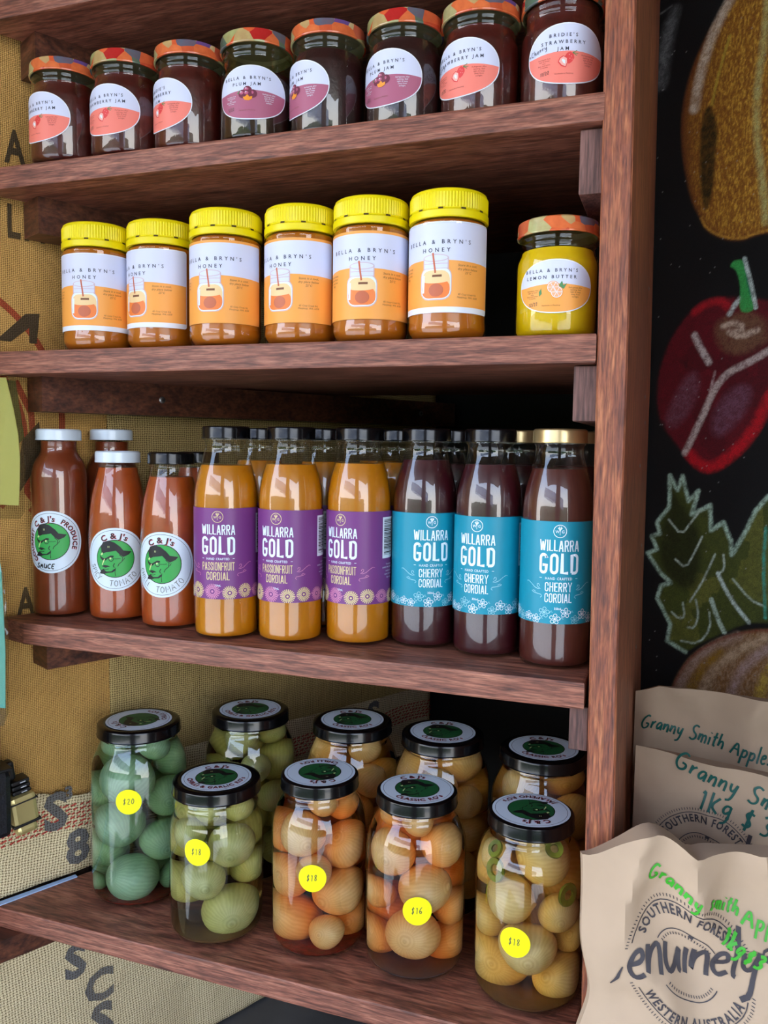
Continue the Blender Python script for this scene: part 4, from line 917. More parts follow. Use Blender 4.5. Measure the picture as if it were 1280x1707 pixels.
# ---------------------------------------------------------------- the corner shelf
unit = thing('corner_shelf', 'reddish brown hardwood corner shelf unit with rough-sawn side panel', 'shelf', (0, 0, SLATE))
def uz(m, name, mat, label=None):
    m.v = [(x, y, z-SLATE) for x, y, z in m.v]; o = m.obj(name, mat, unit)
    if label: o['label'] = label
    return o
def wx(y, off=.006): return -.664+off+y*.494
def shelf_poly(y0, y1, first=None):
    p = [(-.0015, y0), (-.0015, y1), (wx(y1, .018), y1), (wx(y0, .018), y0)]
    if first: p = [(-.0015, y0), (-.0015, y1), (wx(y1, .018), y1)]+first
    return p[::-1]
def board(poly, z0, z1, name='shelf_board'):
    bm = bmesh.new(); vs = [bm.verts.new((x, y, z0)) for x, y in poly]; f = bm.faces.new(vs); r = bmesh.ops.extrude_face_region(bm, geom=[f])
    for g in r['geom']:
        if isinstance(g, bmesh.types.BMVert): g.co.z = z1
    bmesh.ops.recalc_face_normals(bm, faces=bm.faces[:])
    es = [e for e in bm.edges if all(abs(v.co.y-poly[0][1]) < .02 or True for v in e.verts) and abs(e.verts[0].co.z-e.verts[1].co.z) < 1e-6]
    bmesh.ops.bevel(bm, geom=es, offset=.0022, segments=2, affect='EDGES', profile=.6)
    m = MB(); m.add([v.co.copy() for v in bm.verts], [[v.index for v in f.verts] for f in bm.faces] if not bm.verts.index_update() else []); bm.free()
    return uz(m, name, MT['wood_board'])
for k, (zt, zb) in enumerate(((ZTOP, ZB0), (Z1, ZB1), (Z2, ZB2), (Z3, ZB3), (Z4, ZB4))):
    first = [(wx(.012, .018), .012), (-.622, .009), (-.594, 0)] if k == 3 else None
    board(shelf_poly(0, .2455, first), zb, zt); board(shelf_poly(.2475, .437), zb+.0015, zt)
# side panel (leans a touch)
def lean(z): return -.0103*z
m = MB(); zs = [SLATE, -.5, -.2, .1, .35, .62]
rows = []
for z in zs:
    x0 = lean(z); x1 = x0+.0238+.001*math.sin(z*9); yb = boardp(0, 0).y-(x1-C0.x)*.494-.002
    b = .0016
    rows.append([(x0+b, 0, z), (x1-b, 0, z), (x1, b, z), (x1, yb, z), (x0, yb, z), (x0, b, z)])
n = 6; vs = [p for r_ in rows for p in r_]; fs = [tuple(range(n))[::-1], tuple(range(n*(len(rows)-1), n*len(rows)))]
for j in range(len(rows)-1):
    for i in range(n): fs.append((j*n+i, j*n+(i+1) % n, (j+1)*n+(i+1) % n, (j+1)*n+i))
m.add(vs, fs); uz(m, 'side_panel', MT['wood_panel'])
# cleats on the left wall
def cleat(zt, zb, t0=.060, t1=.735, in_=.012, out_=.052, screw=None):
    poly = [wallp(t0, 0, in_), wallp(t1, 0, in_), wallp(t1, 0, out_), wallp(t0, 0, out_)]
    m = MB().prism([(p.x, p.y) for p in poly], zb, zt); o = uz(m, 'cleat', MT['wood_cleat'])
    if screw:
        for st_ in screw:
            sm = MB(); c = wallp(st_, (zt+zb)/2, out_); q = N_.to_track_quat('Z', 'Y').to_matrix()
            t_ = MB().lathe([(0, .0012), (.0025, .0011), (.0040, .0004), (.0044, -.0005), (0, -.0006)], 20); t_.box((0, 0, .0012), (.0042, .0008, .0004), 1); t_.box((0, 0, .0012), (.0008, .0042, .0004), 1)
            sm.add([q @ Vector(v)+c-Vector((0, 0, SLATE)) for v in t_.v], t_.f); sm.m = t_.m[:]; sm.sm = t_.sm[:]
            sc = sm.obj('screw', [MT['steel'], MT['black']]); sc.parent = o
for zt, zb in ((ZB0, .389), (ZB1, .2205)): cleat(zt, zb)
cleat(ZB2, .0305, screw=(.205, .66), t1=.742); cleat(ZB3, -.2570); cleat(ZB4, -.5770, t0=-.15)
for zt, zb in ((ZB1-.001, .2064), (ZB2-.001, .0212), (ZB3-.001, -.2610)):
    w = .0200 if zt > 0 else .0160
    uz(MB().box(((-w+lean(zb))/2, .012+.235, (zt+zb)/2), (w+lean(zb) if 0 else w, .47, zt-zb), bev=.001), 'side_cleat', MT['wood_block'])
for z in (.19, .06, .03, -.02, -.12, -.23):   # nail heads on the panel's outer face
    mm = MB().lathe([(0, .0008), (.0022, .0006), (.0026, 0), (0, -.0002)], 10); q = Vector((1, 0, 0)).to_track_quat('Z', 'Y').to_matrix()
    k_ = MB().add([q @ Vector(v)+Vector((lean(z)+.0248, .30+.06*math.sin(z*40), z)) for v in mm.v], mm.f); uz(k_, 'nail_head', MT['steel'])
# ---------------------------------------------------------------- jars and bottles
_MC = {}
def cached(key, fn):
    if key not in _MC: _MC[key] = fn()
    return _MC[key]
def lidmesh(r, h, key, mat, seg=72, curl=True):
    def f():
        p = [(0, h-.0006), (r*.80, h-.0006), (r*.83, h), (r*.93, h), (r*.985, h-.0012), (r, h-.003)]
        p += [(r, .0022), (r*1.012, .0012), (r*1.008, .0002), (r*.97, 0)]
        m = MB().lathe(p, seg); m.lathe([(r*.97, 0), (r*.95, .0004), (r*.94, h-.002), (0, h-.0022)], seg, 1)
        return m.mesh(key, [mat, MT['lid_in']], 30)
    return cached(('lid', key), f)
def lat(key, prof, mat, seg=72, c=(0, 0, 0)): return cached(key, lambda: MB().lathe(prof, seg, c=c).mesh(str(key[0] if isinstance(key, tuple) else key), mat, 60))
JR = .0357
def jam_jar(loc, az, dec_key, dec_fn, content, label, cat='jar', group=None, lid='fruit', fill=.079, empty='glass'):
    t = thing('jam_jar' if content != 'lemon' else 'lemon_butter_jar', label, cat, loc, R(az), group); r = JR
    gp = [(0, .0012), (.024, .0008), (.0305, .0), (.0340, .0022), (r, .0065), (r, .0645), (r-.0006, .0685), (r-.0028, .0735), (.0322, .0765), (.0318, .079), (.0331, .0805), (.0333, .0815), (.0320, .0830), (.0320, .0845), (.0331, .0858), (.0331, .0868), (.0320, .088), (.0318, .095)]
    link('glass_jar', lat('jam_glass'+empty, gp, MT[empty]), t)
    q = .0013; fp = [(0, .003), (.030, .003), (.0325, .0045), (r-q, .0085), (r-q, min(.064, fill))]
    if fill > .066: fp += [(r-q-.0006, .0680), (r-q-.0030, .0735)]
    if fill > .075: fp += [(.0307, .0765), (.0305, fill)]
    fp += [(0, fill)]
    o = link('contents', lat(('jam_fill', fill, content), fp, MT[content]), t)
    l = link('lid', lidmesh(.0352, .0135, 'jam_lid'+lid, MT[lid]), t, (0, 0, .0885)); 
    o = link('label', cached(('dec', dec_key), lambda: dec_fn().mesh('label', cyl_fn(r, .0425), .004, None, True)), t)
    return t
jam = [(-.5533, .0320, -10, 'bs', 'jam_red', .080, 'glass', 'strawberry jam jar, leftmost on the top shelf with jars, red and white oval label'),
 (-.4809, .0371, 0, 'bs', 'jam_red', .080, 'glass', 'second strawberry jam jar from the left, small stalk of straw on its lid'),
 (-.4091, .0427, -22, 'br', 'jam_red', .080, 'glass', 'jam jar whose label is turned left, third from the left on the top jar shelf'),
 (-.3345, .0431, 18, 'bp5', 'jam_plum', .066, 'glass_g', 'plum jam jar dated by pen, filled only to the shoulder with wide clear neck'),
 (-.2622, .0486, -31, 'bp', 'jam_plum', .077, 'glass', 'plum jam jar with purple label turned to the left, between two other plum jams'),
 (-.1874, .0537, -12.5, 'bp6', 'jam_plum', .078, 'glass', 'rightmost of the three plum jam jars with purple and white label'),
 (-.1165, .0552, -16, 'bsc', 'jam_red', .080, 'glass', 'strawberry and cherry jam jar second from the right on the top jar shelf'),
 (-.0445, .0560, 16.5, 'brc', 'jam_red', .090, 'glass', 'jam jar beside the side panel with label facing out and cherry written in pen')]
JD = {'bs': lambda: oval_label('straw', ["BELLA & BRYN'S", 'STRAWBERRY JAM'], None, '5/22'), 'br': lambda: oval_label('straw', ["BRIDIE'S", 'STRAWBERRY', 'JAM'], None, '5/22'),
 'bp5': lambda: oval_label('plum', ["BELLA & BRYN'S", 'PLUM JAM'], None, '5/22'), 'bp': lambda: oval_label('plum', ["BELLA & BRYN'S", 'PLUM JAM']), 'bp6': lambda: oval_label('plum', ["BELLA & BRYN'S", 'PLUM JAM'], None, '6/22'),
 'bsc': lambda: oval_label('straw', ["BELLA & BRYN'S", 'STRAWBERRY JAM'], '+Cherry', '11/22'), 'brc': lambda: oval_label('straw', ["BRIDIE'S", 'STRAWBERRY', 'JAM'], '+Cherry', '11/22'),
 'lem': lambda: oval_label('lemon', ["BELLA & BRYN'S", 'LEMON BUTTER'], None, '12/22')}
for i, (x, y, az, k, c, f, g, lb) in enumerate(jam):
    t = jam_jar((x, y, Z1), az, k, JD[k], c, lb, group='jam jars on the top jar shelf', lid='fruit' if i % 2 else 'fruit2', fill=f, empty=g)
sm = MB().tube([(-.484, .03, Z1+.1025), (-.4815, .028, Z1+.1055), (-.4795, .0275, Z1+.1062)], .0004, 5); sm.tube([(-.482, .031, Z1+.1025), (-.480, .030, Z1+.1058)], .0004, 5)
tag(sm.obj('straw_wisp', MT['ink_kw']), 'tiny wisp of straw lying on a strawberry jam lid', 'straw')
jam_jar((-.0425, .0535, Z2), 6, 'lem', JD['lem'], 'lemon', 'bright yellow lemon butter jar with fruit printed lid beside the side panel', lid='fruit2', fill=.0765, empty='glass_g')

def honey_jar(loc, az, border, label, hl=0):
    t = thing('honey_jar', label, 'jar', loc, R(az), 'honey jars on the second shelf'); r = .0360
    gp = [(0, .001), (.028, .0006), (.0325, .0014), (r-.0006, .0065), (r, .011), (r, .016), (r-.0007, .0185), (r-.0007, .098), (r, .1005), (r, .1025), (r-.0022, .1055), (.0325, .108), (.0325, .116)]
    link('glass_jar', lat('honey_glass', gp, MT['glass']), t)
    q = .0012; fp = [(0, .003), (.030, .003), (.0335, .008), (r-q, .012), (r-q-.0005, .019), (r-q-.0005, .098), (r-q-.0003, .102), (.0318, .1045), (0, .1045)]
    link('contents', lat('honey_fill', fp, MT['honey']), t)
    def lid():
        m = MB(); R_ = .0350
        m.lathe([(0, .0252), (R_-.0055, .0252), (R_-.0028, .0250), (R_-.0010, .0238), (R_-.0002, .0215)], 160)
        m.lathe([(R_-.0002, .0215), (R_, .0205), (R_, .0090), (R_-.0002, .0082)], 160, rmod=lambda k, z: .00042*(1 if k % 2 else -1) if .0088 < z < .021 else 0)
        m.lathe([(R_-.0002, .0082), (R_-.0006, .0076), (R_-.0001, .0068), (R_+.0008, .0060), (R_+.0009, .0008), (R_+.0004, 0), (R_-.002, 0), (R_-.002, .02)], 96)
        for k in range(11):
            a = 2*PI*k/11+.1; w = .062
            vs = [((R_+.0003+(.0004 if z < .0065 else 0))*math.sin(a+s*w), -(R_+.0003+(.0004 if z < .0065 else 0))*math.cos(a+s*w), z) for z in (.0064, .0080) for s in (-1, -.33, .33, 1)]
            m.add(vs, [(0, 1, 5, 4), (1, 2, 6, 5), (2, 3, 7, 6)], 1)
            vs = [((R_+.0004)*math.sin(a+s*w*1.25), -(R_+.0004)*math.cos(a+s*w*1.25), z) for z in (.0080, .0086) for s in (-1, -.33, .33, 1)]
            m.add(vs, [(0, 1, 5, 4), (1, 2, 6, 5), (2, 3, 7, 6)], 0)
        return m.mesh('honey_lid', [MT['lid_yellow'], MT['lid_slot']], 25)
    link('lid', cached('honey_lid', lid), t, (0, 0, .1053))
    link('label', cached(('hon', border), lambda: honey_label(border).mesh('label', cyl_fn(r-.0007, .0600), .005, None, True)), t, (0, 0, hl))
for x, y, az, b, hl, lb in [(-.5253, .0433, 15.5, 'white', -.001, 'honey jar at the left end of the yellow-lidded row, white lower label edge'),
 (-.4517, .0537, -13.7, 'white', .001, 'honey jar second from left with label turned away, white lower label edge'),
 (-.3664, .0380, 4, 'orange', .000, 'honey jar third from left standing forward, label with orange border'),
 (-.2884, .0474, -10.4, 'orange', -.001, 'honey jar fourth from left set a little back, orange bordered label'),
 (-.2143, .0431, 7, 'orange', -.001, 'honey jar second from the right in the row, orange bordered label'),
 (-.1399, .0443, -2, 'white', .002, 'rightmost honey jar, next to the empty gap before the lemon butter')]:
    honey_jar((x, y, Z2), az, b, lb, hl)

CORD = [(0, .0015), (.022, .001), (.0275, 0), (.0305, .0012), (.0321, .0045), (.0325, .009), (.0325, .138), (.0322, .146), (.0313, .154), (.0296, .163), (.0268, .173), (.0240, .181), (.0222, .187), (.0215, .191), (.0214, .198), (.0228, .1995), (.0230, .201), (.0218, .2025), (.0218, .207)]
SHORT = [(0, .0015), (.022, .001), (.0275, 0), (.0305, .0012), (.0321, .0045), (.0325, .009), (.0325, .090), (.0322, .104), (.0312, .120), (.0292, .136), (.0262, .150), (.0232, .161), (.0216, .168), (.0214, .172), (.0228, .1735), (.0230, .175), (.0218, .1765), (.0218, .180)]
TALL = [(0, .0015), (.021, .001), (.0262, 0), (.0290, .0012), (.0302, .0045), (.0305, .009), (.0305, .155), (.0300, .162), (.0284, .169), (.0256, .1755), (.0222, .1805), (.0203, .184), (.0198, .188), (.0198, .196), (.0212, .1975), (.0214, .199), (.0205, .2005), (.0205, .204)]
def inner(prof, fill, q=.0012):
    out = [(0, .003)]
    for i, (r, z) in enumerate(prof):
        if i < 2: continue
        if z < .003: z = .003+.3*z
        if z > fill: break
        if r-q > 0: out.append((r-q, z))
    # radius at the fill line
    for (r0, z0), (r1, z1) in zip(prof[:-1], prof[1:]):
        if z0 <= fill <= z1 and z1 > z0: rf = r0+(r1-r0)*(fill-z0)/(z1-z0)-q; out.append((rf, fill)); break
    return out+[(0, fill)]
def bottle(name, loc, az, prof, pk, content, fill, lid, H, label, group, dec=None, r=.0325, zc=.087, g='glass', cat='bottle', lr=.0243, lh=.0125):
    t = thing(name, label, cat, loc, R(az), group)
    link('glass_bottle', lat(('glass', pk, g), prof, MT[g]), t)
    link('contents', lat(('fill', pk, content, fill), inner(prof, fill), MT[content]), t)
    link('cap', lidmesh(lr, lh, 'cap'+lid, MT[lid], 56), t, (0, 0, H-lh))
    if dec: link('label', cached(('dec', dec[0]), lambda: dec[1]().mesh('label', cyl_fn(r, zc), .0035, None, True)), t)
    return t
CP = ('cp', lambda: cordial_label('passion')); CC = ('cc', lambda: cordial_label('cherry'))
g3 = 'cordial bottles on the third shelf'
for x, y, az, c, lid, f, lb in [(-.3696, .0432, 15, 'passion', 'lid_black', .1745, 'passionfruit cordial bottle at the left of the purple labels, next to the sauces'),
 (-.3012, .0531, 0, 'passion', 'lid_black', .1765, 'middle one of the three purple-labelled passionfruit cordial bottles'),
 (-.2347, .0720, -12, 'passion', 'lid_black', .1785, 'passionfruit cordial bottle with barcode showing, beside the teal labels'),
 (-.1703, .0881, 28.5, 'cherry', 'lid_black', .183, 'leftmost of the three teal-labelled cherry cordial bottles'),
 (-.1034, .0774, -7, 'cherry', 'lid_black', .180, 'black-capped cherry cordial bottle in the middle of the teal labels'),
 (-.0363, .0615, 12, 'cherry_b', 'lid_gold', .178, 'gold-capped cherry cordial bottle beside the side panel')]:
    bottle('cordial_bottle', (x, y, Z3), az, CORD, 'cord', c, f, lid, .2135, lb, g3, CP if c == 'passion' else CC)
for x, y, c, lid, lb in [(-.3777, .130, 'passion', 'lid_black', 'black-capped bottle behind the gap between the first two passionfruit cordials'),
 (-.2987, .130, 'passion', 'lid_black', 'black-capped bottle behind the gap between the second and third passionfruit cordials'),
 (-.272, .235, 'passion', 'lid_black', 'black-capped bottle farthest back behind the third passionfruit cordial'),
 (-.2245, .165, 'passion', 'lid_black', 'black-capped bottle peeking out left of the first cherry cordial'),
 (-.160, .155, 'cherry', 'lid_black', 'black-capped bottle peeking out right of the first cherry cordial'),
 (-.0899, .146, 'cherry', 'lid_gold', 'gold-capped bottle just behind the middle cherry cordial'),
 (-.097, .216, 'cherry', 'lid_gold', 'gold-capped bottle farthest back between the two right cherry cordials'),
 (-.0345, .182, 'cherry', 'lid_gold', 'gold-capped bottle behind the right cherry cordial against the side panel')]:
    bottle('cordial_bottle', (x, y, Z3), random.Random(int(-x*1e4)).uniform(-60, 60), CORD, 'cord', c, .178, lid, .2135, lb, g3, CP if c == 'passion' else CC)
gs = 'sauce bottles at the left of the third shelf'
bottle('sauce_bottle', (-.5945, .0595, Z3), 21, TALL, 'tall', 'sauce_d', .196, 'lid_white', .2095, 'tall sauce bottle with white cap and devil-face disc label at the shelf left end', gs, ('ds', lambda: bottle_disc('sauce')), .0305, .0850)
bottle('sauce_bottle', (-.569, .119, Z3), -70, TALL, 'tall', 'sauce_d', .196, 'lid_white', .2105, 'tall white-capped sauce bottle half hidden behind the front two sauces', gs)
bottle('sauce_bottle', (-.5228, .0700, Z3), 30, SHORT, 'short', 'sauce', .168, 'lid_white', .1860, 'shorter spicy tomato sauce bottle with white cap', gs, ('dsp', lambda: bottle_disc('spicy')), .0325, .0690)
bottle('sauce_bottle', (-.4470, .0605, Z3), 15, SHORT, 'short', 'sauce', .160, 'lid_black', .1860, 'chilli tomato sauce bottle with black cap', gs, ('dch', lambda: bottle_disc('chilli')), .0325, .0690)
bottle('sauce_bottle', (-.4576, .130, Z3), 100, SHORT, 'short', 'sauce', .168, 'lid_black', .1860, 'black-capped sauce bottle standing behind the chilli tomato one', gs)

# ---------------------------------------------------------------- pickled onion jars
def onion_mesh(mat, seed):
    rnd = random.Random(seed); bm = bmesh.new(); bmesh.ops.create_uvsphere(bm, u_segments=36, v_segments=22, radius=1)
    k = rnd.uniform(.86, .97)
    for v in bm.verts:
        x, y, z = v.co; rr = math.hypot(x, y); a = math.atan2(y, x)
        tip = max(0, 1-rr/.22); z2 = z*k+(.10*tip if z > 0 else .03*tip*-1)
        rib = 1+.006*math.sin(a*18)*rr; low = 1+.03*math.sin(a*3+seed)
        v.co = Vector((x*rib*low, y*rib*low, z2))
    me = bpy.data.meshes.new('pickled_onion'); bm.to_mesh(me); bm.free(); me.materials.append(MT[mat])
    for p in me.polygons: p.use_smooth = True
    return me
def pickle_jar(loc, r, h, lr, az, lidrot, lidtext, brine, omat, onions, price, fillN, label, extra=None, seed=0, sed=None, pname=''):
    t = thing('pickle_jar', label, 'jar', loc, 0, 'pickled onion jars on the lowest shelf')
    lz = h-.0135; sh = lz-.008
    gp = [(0, .0022), (r*.6, .0014), (r*.80, .0), (r*.93, .0026), (r*.985, .0080), (r, .015), (r, sh-.034), (r*.985, sh-.026), (r*.94, sh-.017), (r*.875, sh-.009), (lr*.965, sh-.003), (lr*.93, sh), (lr*.92, sh+.002), (lr*.96, sh+.0035), (lr*.93, sh+.0055), (lr*.92, lz+.006)]
    link('glass_jar', MB().lathe(gp, 80).mesh('glass_jar', MT['glass'], 60), t)
    q = .0016; bz = lz-.004
    bp = [(0, .004), (r*.8-q, .0036), (r*.93-q, .0056), (r*.985-q, .0095), (r-q, .016), (r-q, sh-.034), (r*.985-q, sh-.026), (r*.94-q, sh-.017), (r*.875-q, sh-.009), (lr*.965-q, sh-.003), (lr*.92-q, sh+.001), (lr*.92-q, bz), (0, bz)]
    link('brine', MB().lathe(bp, 64).mesh('brine', MT[brine], 60), t)
    if sed:
        rnd = random.Random(seed); m = MB()
        m.lathe([(0, .0048), (r*.9-q, .0060), (r*.94-q, .0085), (r*.85, .0095), (r*.5, .0105), (0, .011)], 32)
        o = m.obj('sediment', MT[sed], t); o['kind'] = 'stuff'
    lid = link('lid', lidmesh(lr, .0135, 'pick%.3f' % lr, MT['lid_black']), t, (0, 0, lz))
    dl = link('lid_label', cached(('lidd', lidtext), lambda: lid_disc(lidtext).mesh('lid_label', disc_fn(0))), lid, (0, 0, .0136)); dl.rotation_euler = (0, 0, R(lidrot)); dl['label'] = 'round white lid label with green devil face'
    if price:
        pa, pz, txt = price; d = Dec(); d.ell(0, 0, .0142, None, 'sticker', 0, 36); w = .0085
        d.hand(txt, -.0062, -.0032, .0068, .0007, 'pen', 2, rot=R(4))
        s_ = link('price_sticker', d.mesh('price_sticker', cyl_fn(r, pz, R(pa)), .003, None, True), t); s_['label'] = 'fluorescent yellow round price sticker'
    # onions: settle inside the jar
    rnd = random.Random(seed*13+5); P = [[x, y, max(z, rr*.85+.006), rr*.96, 1] for x, y, z, rr in onions]
    Rin = r-.0030; top = sh-.002; tries = 0
    while len(P) < fillN and tries < 4000:
        tries += 1; rr = rnd.uniform(.017, .0245); a = rnd.uniform(0, 2*PI); b = (Rin-rr)*math.sqrt(rnd.random()); x, y, z = b*math.cos(a), b*math.sin(a), rnd.uniform(rr+.004, top-rr*.6)
        if all((x-p[0])**2+(y-p[1])**2+(z-p[2])**2 > ((rr+p[3])*.72)**2 for p in P): P.append([x, y, z, rr, 0])
    for it in range(260):
        for i in range(len(P)):
            for j in range(i):
                a, b = P[i], P[j]; d = Vector((a[0]-b[0], a[1]-b[1], a[2]-b[2])); L = d.length or 1e-6; ov = (a[3]+b[3])*.975-L
                if ov > 0:
                    wa = .12 if a[4] else 1; wb = .12 if b[4] else 1; d = d/L*ov/(wa+wb)*.8
                    for k in range(3): a[k] += d[k]*wa; b[k] -= d[k]*wb
        for p in P:
            lim = Rin-p[3]*1.0
            if p[2]+p[3]*.3 > sh-.028: lim = min(lim, Rin-p[3]-(p[2]+p[3]*.3-(sh-.028))*.55)
            lim = max(lim, .002); L = math.hypot(p[0], p[1])
            if L > lim: p[0] *= lim/L; p[1] *= lim/L
            p[2] = min(max(p[2], p[3]*.93+.0045), top+.010-p[3]*.9)
    # drop those still overlapping badly
    for it in range(3):
        for p in list(P):
            if not p[4] and any(q_ is not p and math.dist(p[:3], q_[:3]) < (p[3]+q_[3])*.86 for q_ in P): P.remove(p)
    for p in P:      # shrink what remains until nothing interpenetrates
        for q_ in P:
            if q_ is not p:
                dd = math.dist(p[:3], q_[:3]); s_ = p[3]+q_[3]
                if dd < s_*.97: f = max(.86, dd/(s_*.97)); p[3] *= f; q_[3] *= f
    P.sort(key=lambda p: -p[2]); cd = Vector((.0664-loc[0], -.7-loc[1])).normalized(); rt = Vector((-cd.y, cd.x)); vis = 0
    names = ['top', 'second from the top', 'third from the top', 'fourth from the top', 'fifth from the top', 'sixth from the top', 'seventh from the top', 'eighth from the top', 'ninth from the top', 'tenth from the top', 'eleventh from the top', 'twelfth from the top']
    for i, p in enumerate(P):
        o = link('pickled_onion', cached(('on', omat, i % 3), lambda: onion_mesh(omat, i % 3)))
        o.location = (loc[0]+p[0], loc[1]+p[1], loc[2]+p[2]); o.scale = (p[3],)*3
        rr = random.Random(seed*31+i)
        o.rotation_euler = (rr.uniform(0, PI), rr.uniform(0, PI), rr.uniform(0, 2*PI))
        if p[4] and p[4] == 1 and rr.random() < .6:   # show a pole or the ribs to the viewer
            v = Vector((cd.x+rr.uniform(-.5, .5), cd.y+rr.uniform(-.4, .4), rr.uniform(-.9, .3))); o.rotation_euler = v.to_track_quat('Z', 'Y').to_euler()
        dpt = p[0]*cd.x+p[1]*cd.y; side = -(p[0]*rt.x+p[1]*rt.y)
        if dpt > -.002 and vis < 12:
            wh = ('at the left' if side > .006 else 'at the right' if side < -.006 else 'in the middle'); wh = {'at the left': 'at the right', 'at the right': 'at the left'}.get(wh, wh) if False else wh
            tag(o, 'pickled onion %s, %s %s' % (pname, names[vis].replace(' from the top', ' from top'), wh.replace('in the middle', 'centre').replace('at the ', '')), 'onion', 'pickled onions in the jars'); vis += 1
        else: tag(o, 'pickled onion %s, hidden %s %s' % (pname, 'back right' if side < 0 else 'back left', 'near the base' if p[2] < .05 else 'at mid height' if p[2] < .11 else 'under the lid'), 'onion', 'pickled onions in the jars')
    return t
ON = {
'j5': [(.0137, -.0207, .1277, .0247), (-.0165, -.0186, .0915, .0247), (.0273, -.0112, .0891, .0200), (.0114, -.0214, .0548, .0252), (-.0226, -.0042, .0242, .0270), (.0260, .0032, .0264, .0235), (-.0396, -.0083, .1319, .0147), (-.0383, -.0080, .0517, .0194), (.0412, .0042, .0591, .0176)],
'j4': [(.0266, -.0080, .1262, .0207), (-.0109, -.0242, .1139, .0220), (-.0317, -.0111, .0729, .0177), (.0141, -.0188, .0867, .0250), (.0065, -.0219, .0440, .0256), (-.0356, -.0127, .1415, .0159), (.0079, -.0254, .1532, .0150), (-.0322, -.0113, .0345, .0195), (.0288, .0076, .0286, .0220), (.0357, .0091, .0687, .0189)],
'j3': [(-.0070, -.0248, .1301, .0223), (.0237, .0026, .1085, .0242), (-.0258, -.0125, .0777, .0229), (.0212, .0015, .0602, .0260), (-.0182, -.0086, .0283, .0270), (.0262, .0106, .0218, .0210), (.0245, -.0150, .1519, .0150)],
'j2': [(.0209, -.0120, .0947, .0238), (-.0278, -.0182, .0579, .0225), (.0161, -.0110, .0305, .0280), (.0317, .0049, .1243, .0159), (.0246, .0138, .0661, .0199), (-.0292, -.0192, .1281, .0172), (.0122, -.0281, .1351, .0146)],
'j1': [(.0016, -.0223, .1501, .0285), (-.0040, -.0235, .0970, .0270), (.0242, -.0114, .0714, .0250), (-.0309, -.0246, .0574, .0220), (.0080, -.0217, .0299, .0280), (.0231, .0136, .1266, .0240), (-.0339, -.0213, .0162, .0132), (-.0174, -.0249, .1785, .0155), (.0288, -.0102, .1769, .0175)]}
def lj(x, y): return (x, y, Z4)
pickle_jar(lj(-.516, .094), .0550, .2030, .0470, 0, 152, "CHILLI RO's", 'brine_m', 'onion_mint', ON['j1'], (23.5, .1281, '$20'), 20, 'large dark green pickled onion jar priced $20, leftmost on the lowest shelf', seed=1, sed='chilli', pname='in the $20 jar')
pickle_jar(lj(-.392, .060), .0505, .1660, .0474, 0, 24, "CHILLI & GARLIC RO's", 'brine_g', 'onion_green', ON['j2'], (7.5, .1062, '$18'), 12, 'chilli and garlic onion jar with olive brine, second from left at the shelf front', seed=2, sed='sed_o', pname='in the front olive jar')
pickle_jar(lj(-.279, .080), .0505, .1810, .0411, 0, 205, "CHILLI RO's", 'brine_a', 'onion_amber', ON['j3'], (16.2, .0909, '$18'), 13, 'amber chilli onion jar with upside-down lid label, chilli flakes at its bottom', seed=3, sed='chilli', pname='in the amber chilli jar')
pickle_jar(lj(-.1718, .082), .0510, .1790, .0411, 0, 22, "CLASSIC RO's", 'brine_a', 'onion_amber', ON['j4'], (19.5, .0784, '$16'), 14, 'classic onion jar priced $16 at the shelf front', seed=4, sed='sed_b', pname='in the $16 jar')
pickle_jar(lj(-.055, .077), .0520, .1780, .0411, 0, 195, "JALAPENO RO's", 'brine_y', 'onion_cream', ON['j5'], (-3.7, .0736, '$18'), 14, 'jalapeno onion jar at the right front corner, nearest to the paper bags', seed=5, sed='sed_o', pname='in the jalapeno jar')
pickle_jar(lj(-.420, .186), .0550, .2000, .0470, 0, 30, "CHILLI & GARLIC RO's", 'brine_g', 'onion_green', [], None, 18, 'chilli and garlic onion jar, leftmost of the back row', seed=6, pname='in the leftmost back jar')
pickle_jar(lj(-.289, .197), .0550, .2000, .0470, 0, 20, "CLASSIC RO's", 'brine_y', 'onion_amber', [], None, 18, 'classic onion jar in the back row behind the amber chilli jar', seed=7, pname='in the back jar behind amber')
pickle_jar(lj(-.177, .196), .0550, .2000, .0470, 0, 12, "CLASSIC RO's", 'brine_y', 'onion_amber', [], None, 18, 'classic onion jar in the back row behind the $16 jar', seed=8, pname='in the back jar behind $16')
pickle_jar(lj(-.061, .188), .0550, .2000, .0470, 0, 8, "CLASSIC RO's", 'brine_y', 'onion_amber', [], None, 18, 'classic onion jar in the back row partly behind the side panel', seed=9, pname='in the rightmost back jar')
# jalapeno slices inside the front right jar
for k, (x, y, z, rx, rz, s_) in enumerate([(-.027, -.033, .1285, 80, -38, .0105), (-.030, -.030, .147, 60, -40, .0085), (.040, -.022, .112, 85, 55, .011), (.028, -.026, .155, 50, 30, .009)]):
    m = MB().lathe([(s_*.45, -.0016), (s_*.95, -.0018), (s_, 0), (s_*.95, .0018), (s_*.45, .0016), (s_*.45, -.0016)], 20)
    o = m.obj('jalapeno_slice', MT['jalapeno'], None, (-.055+x*.92, .077+y*.92, Z4+z)); o.rotation_euler = (R(rx), 0, R(rz))
    tag(o, ['green jalapeno ring in the right front jar, upper left', 'jalapeno ring just under the lid of the right front jar, left side', 'jalapeno ring at the right wall of the right front jar', 'jalapeno ring under the lid of the right front jar, right side'][k], 'jalapeno', 'jalapeno rings in the jar')

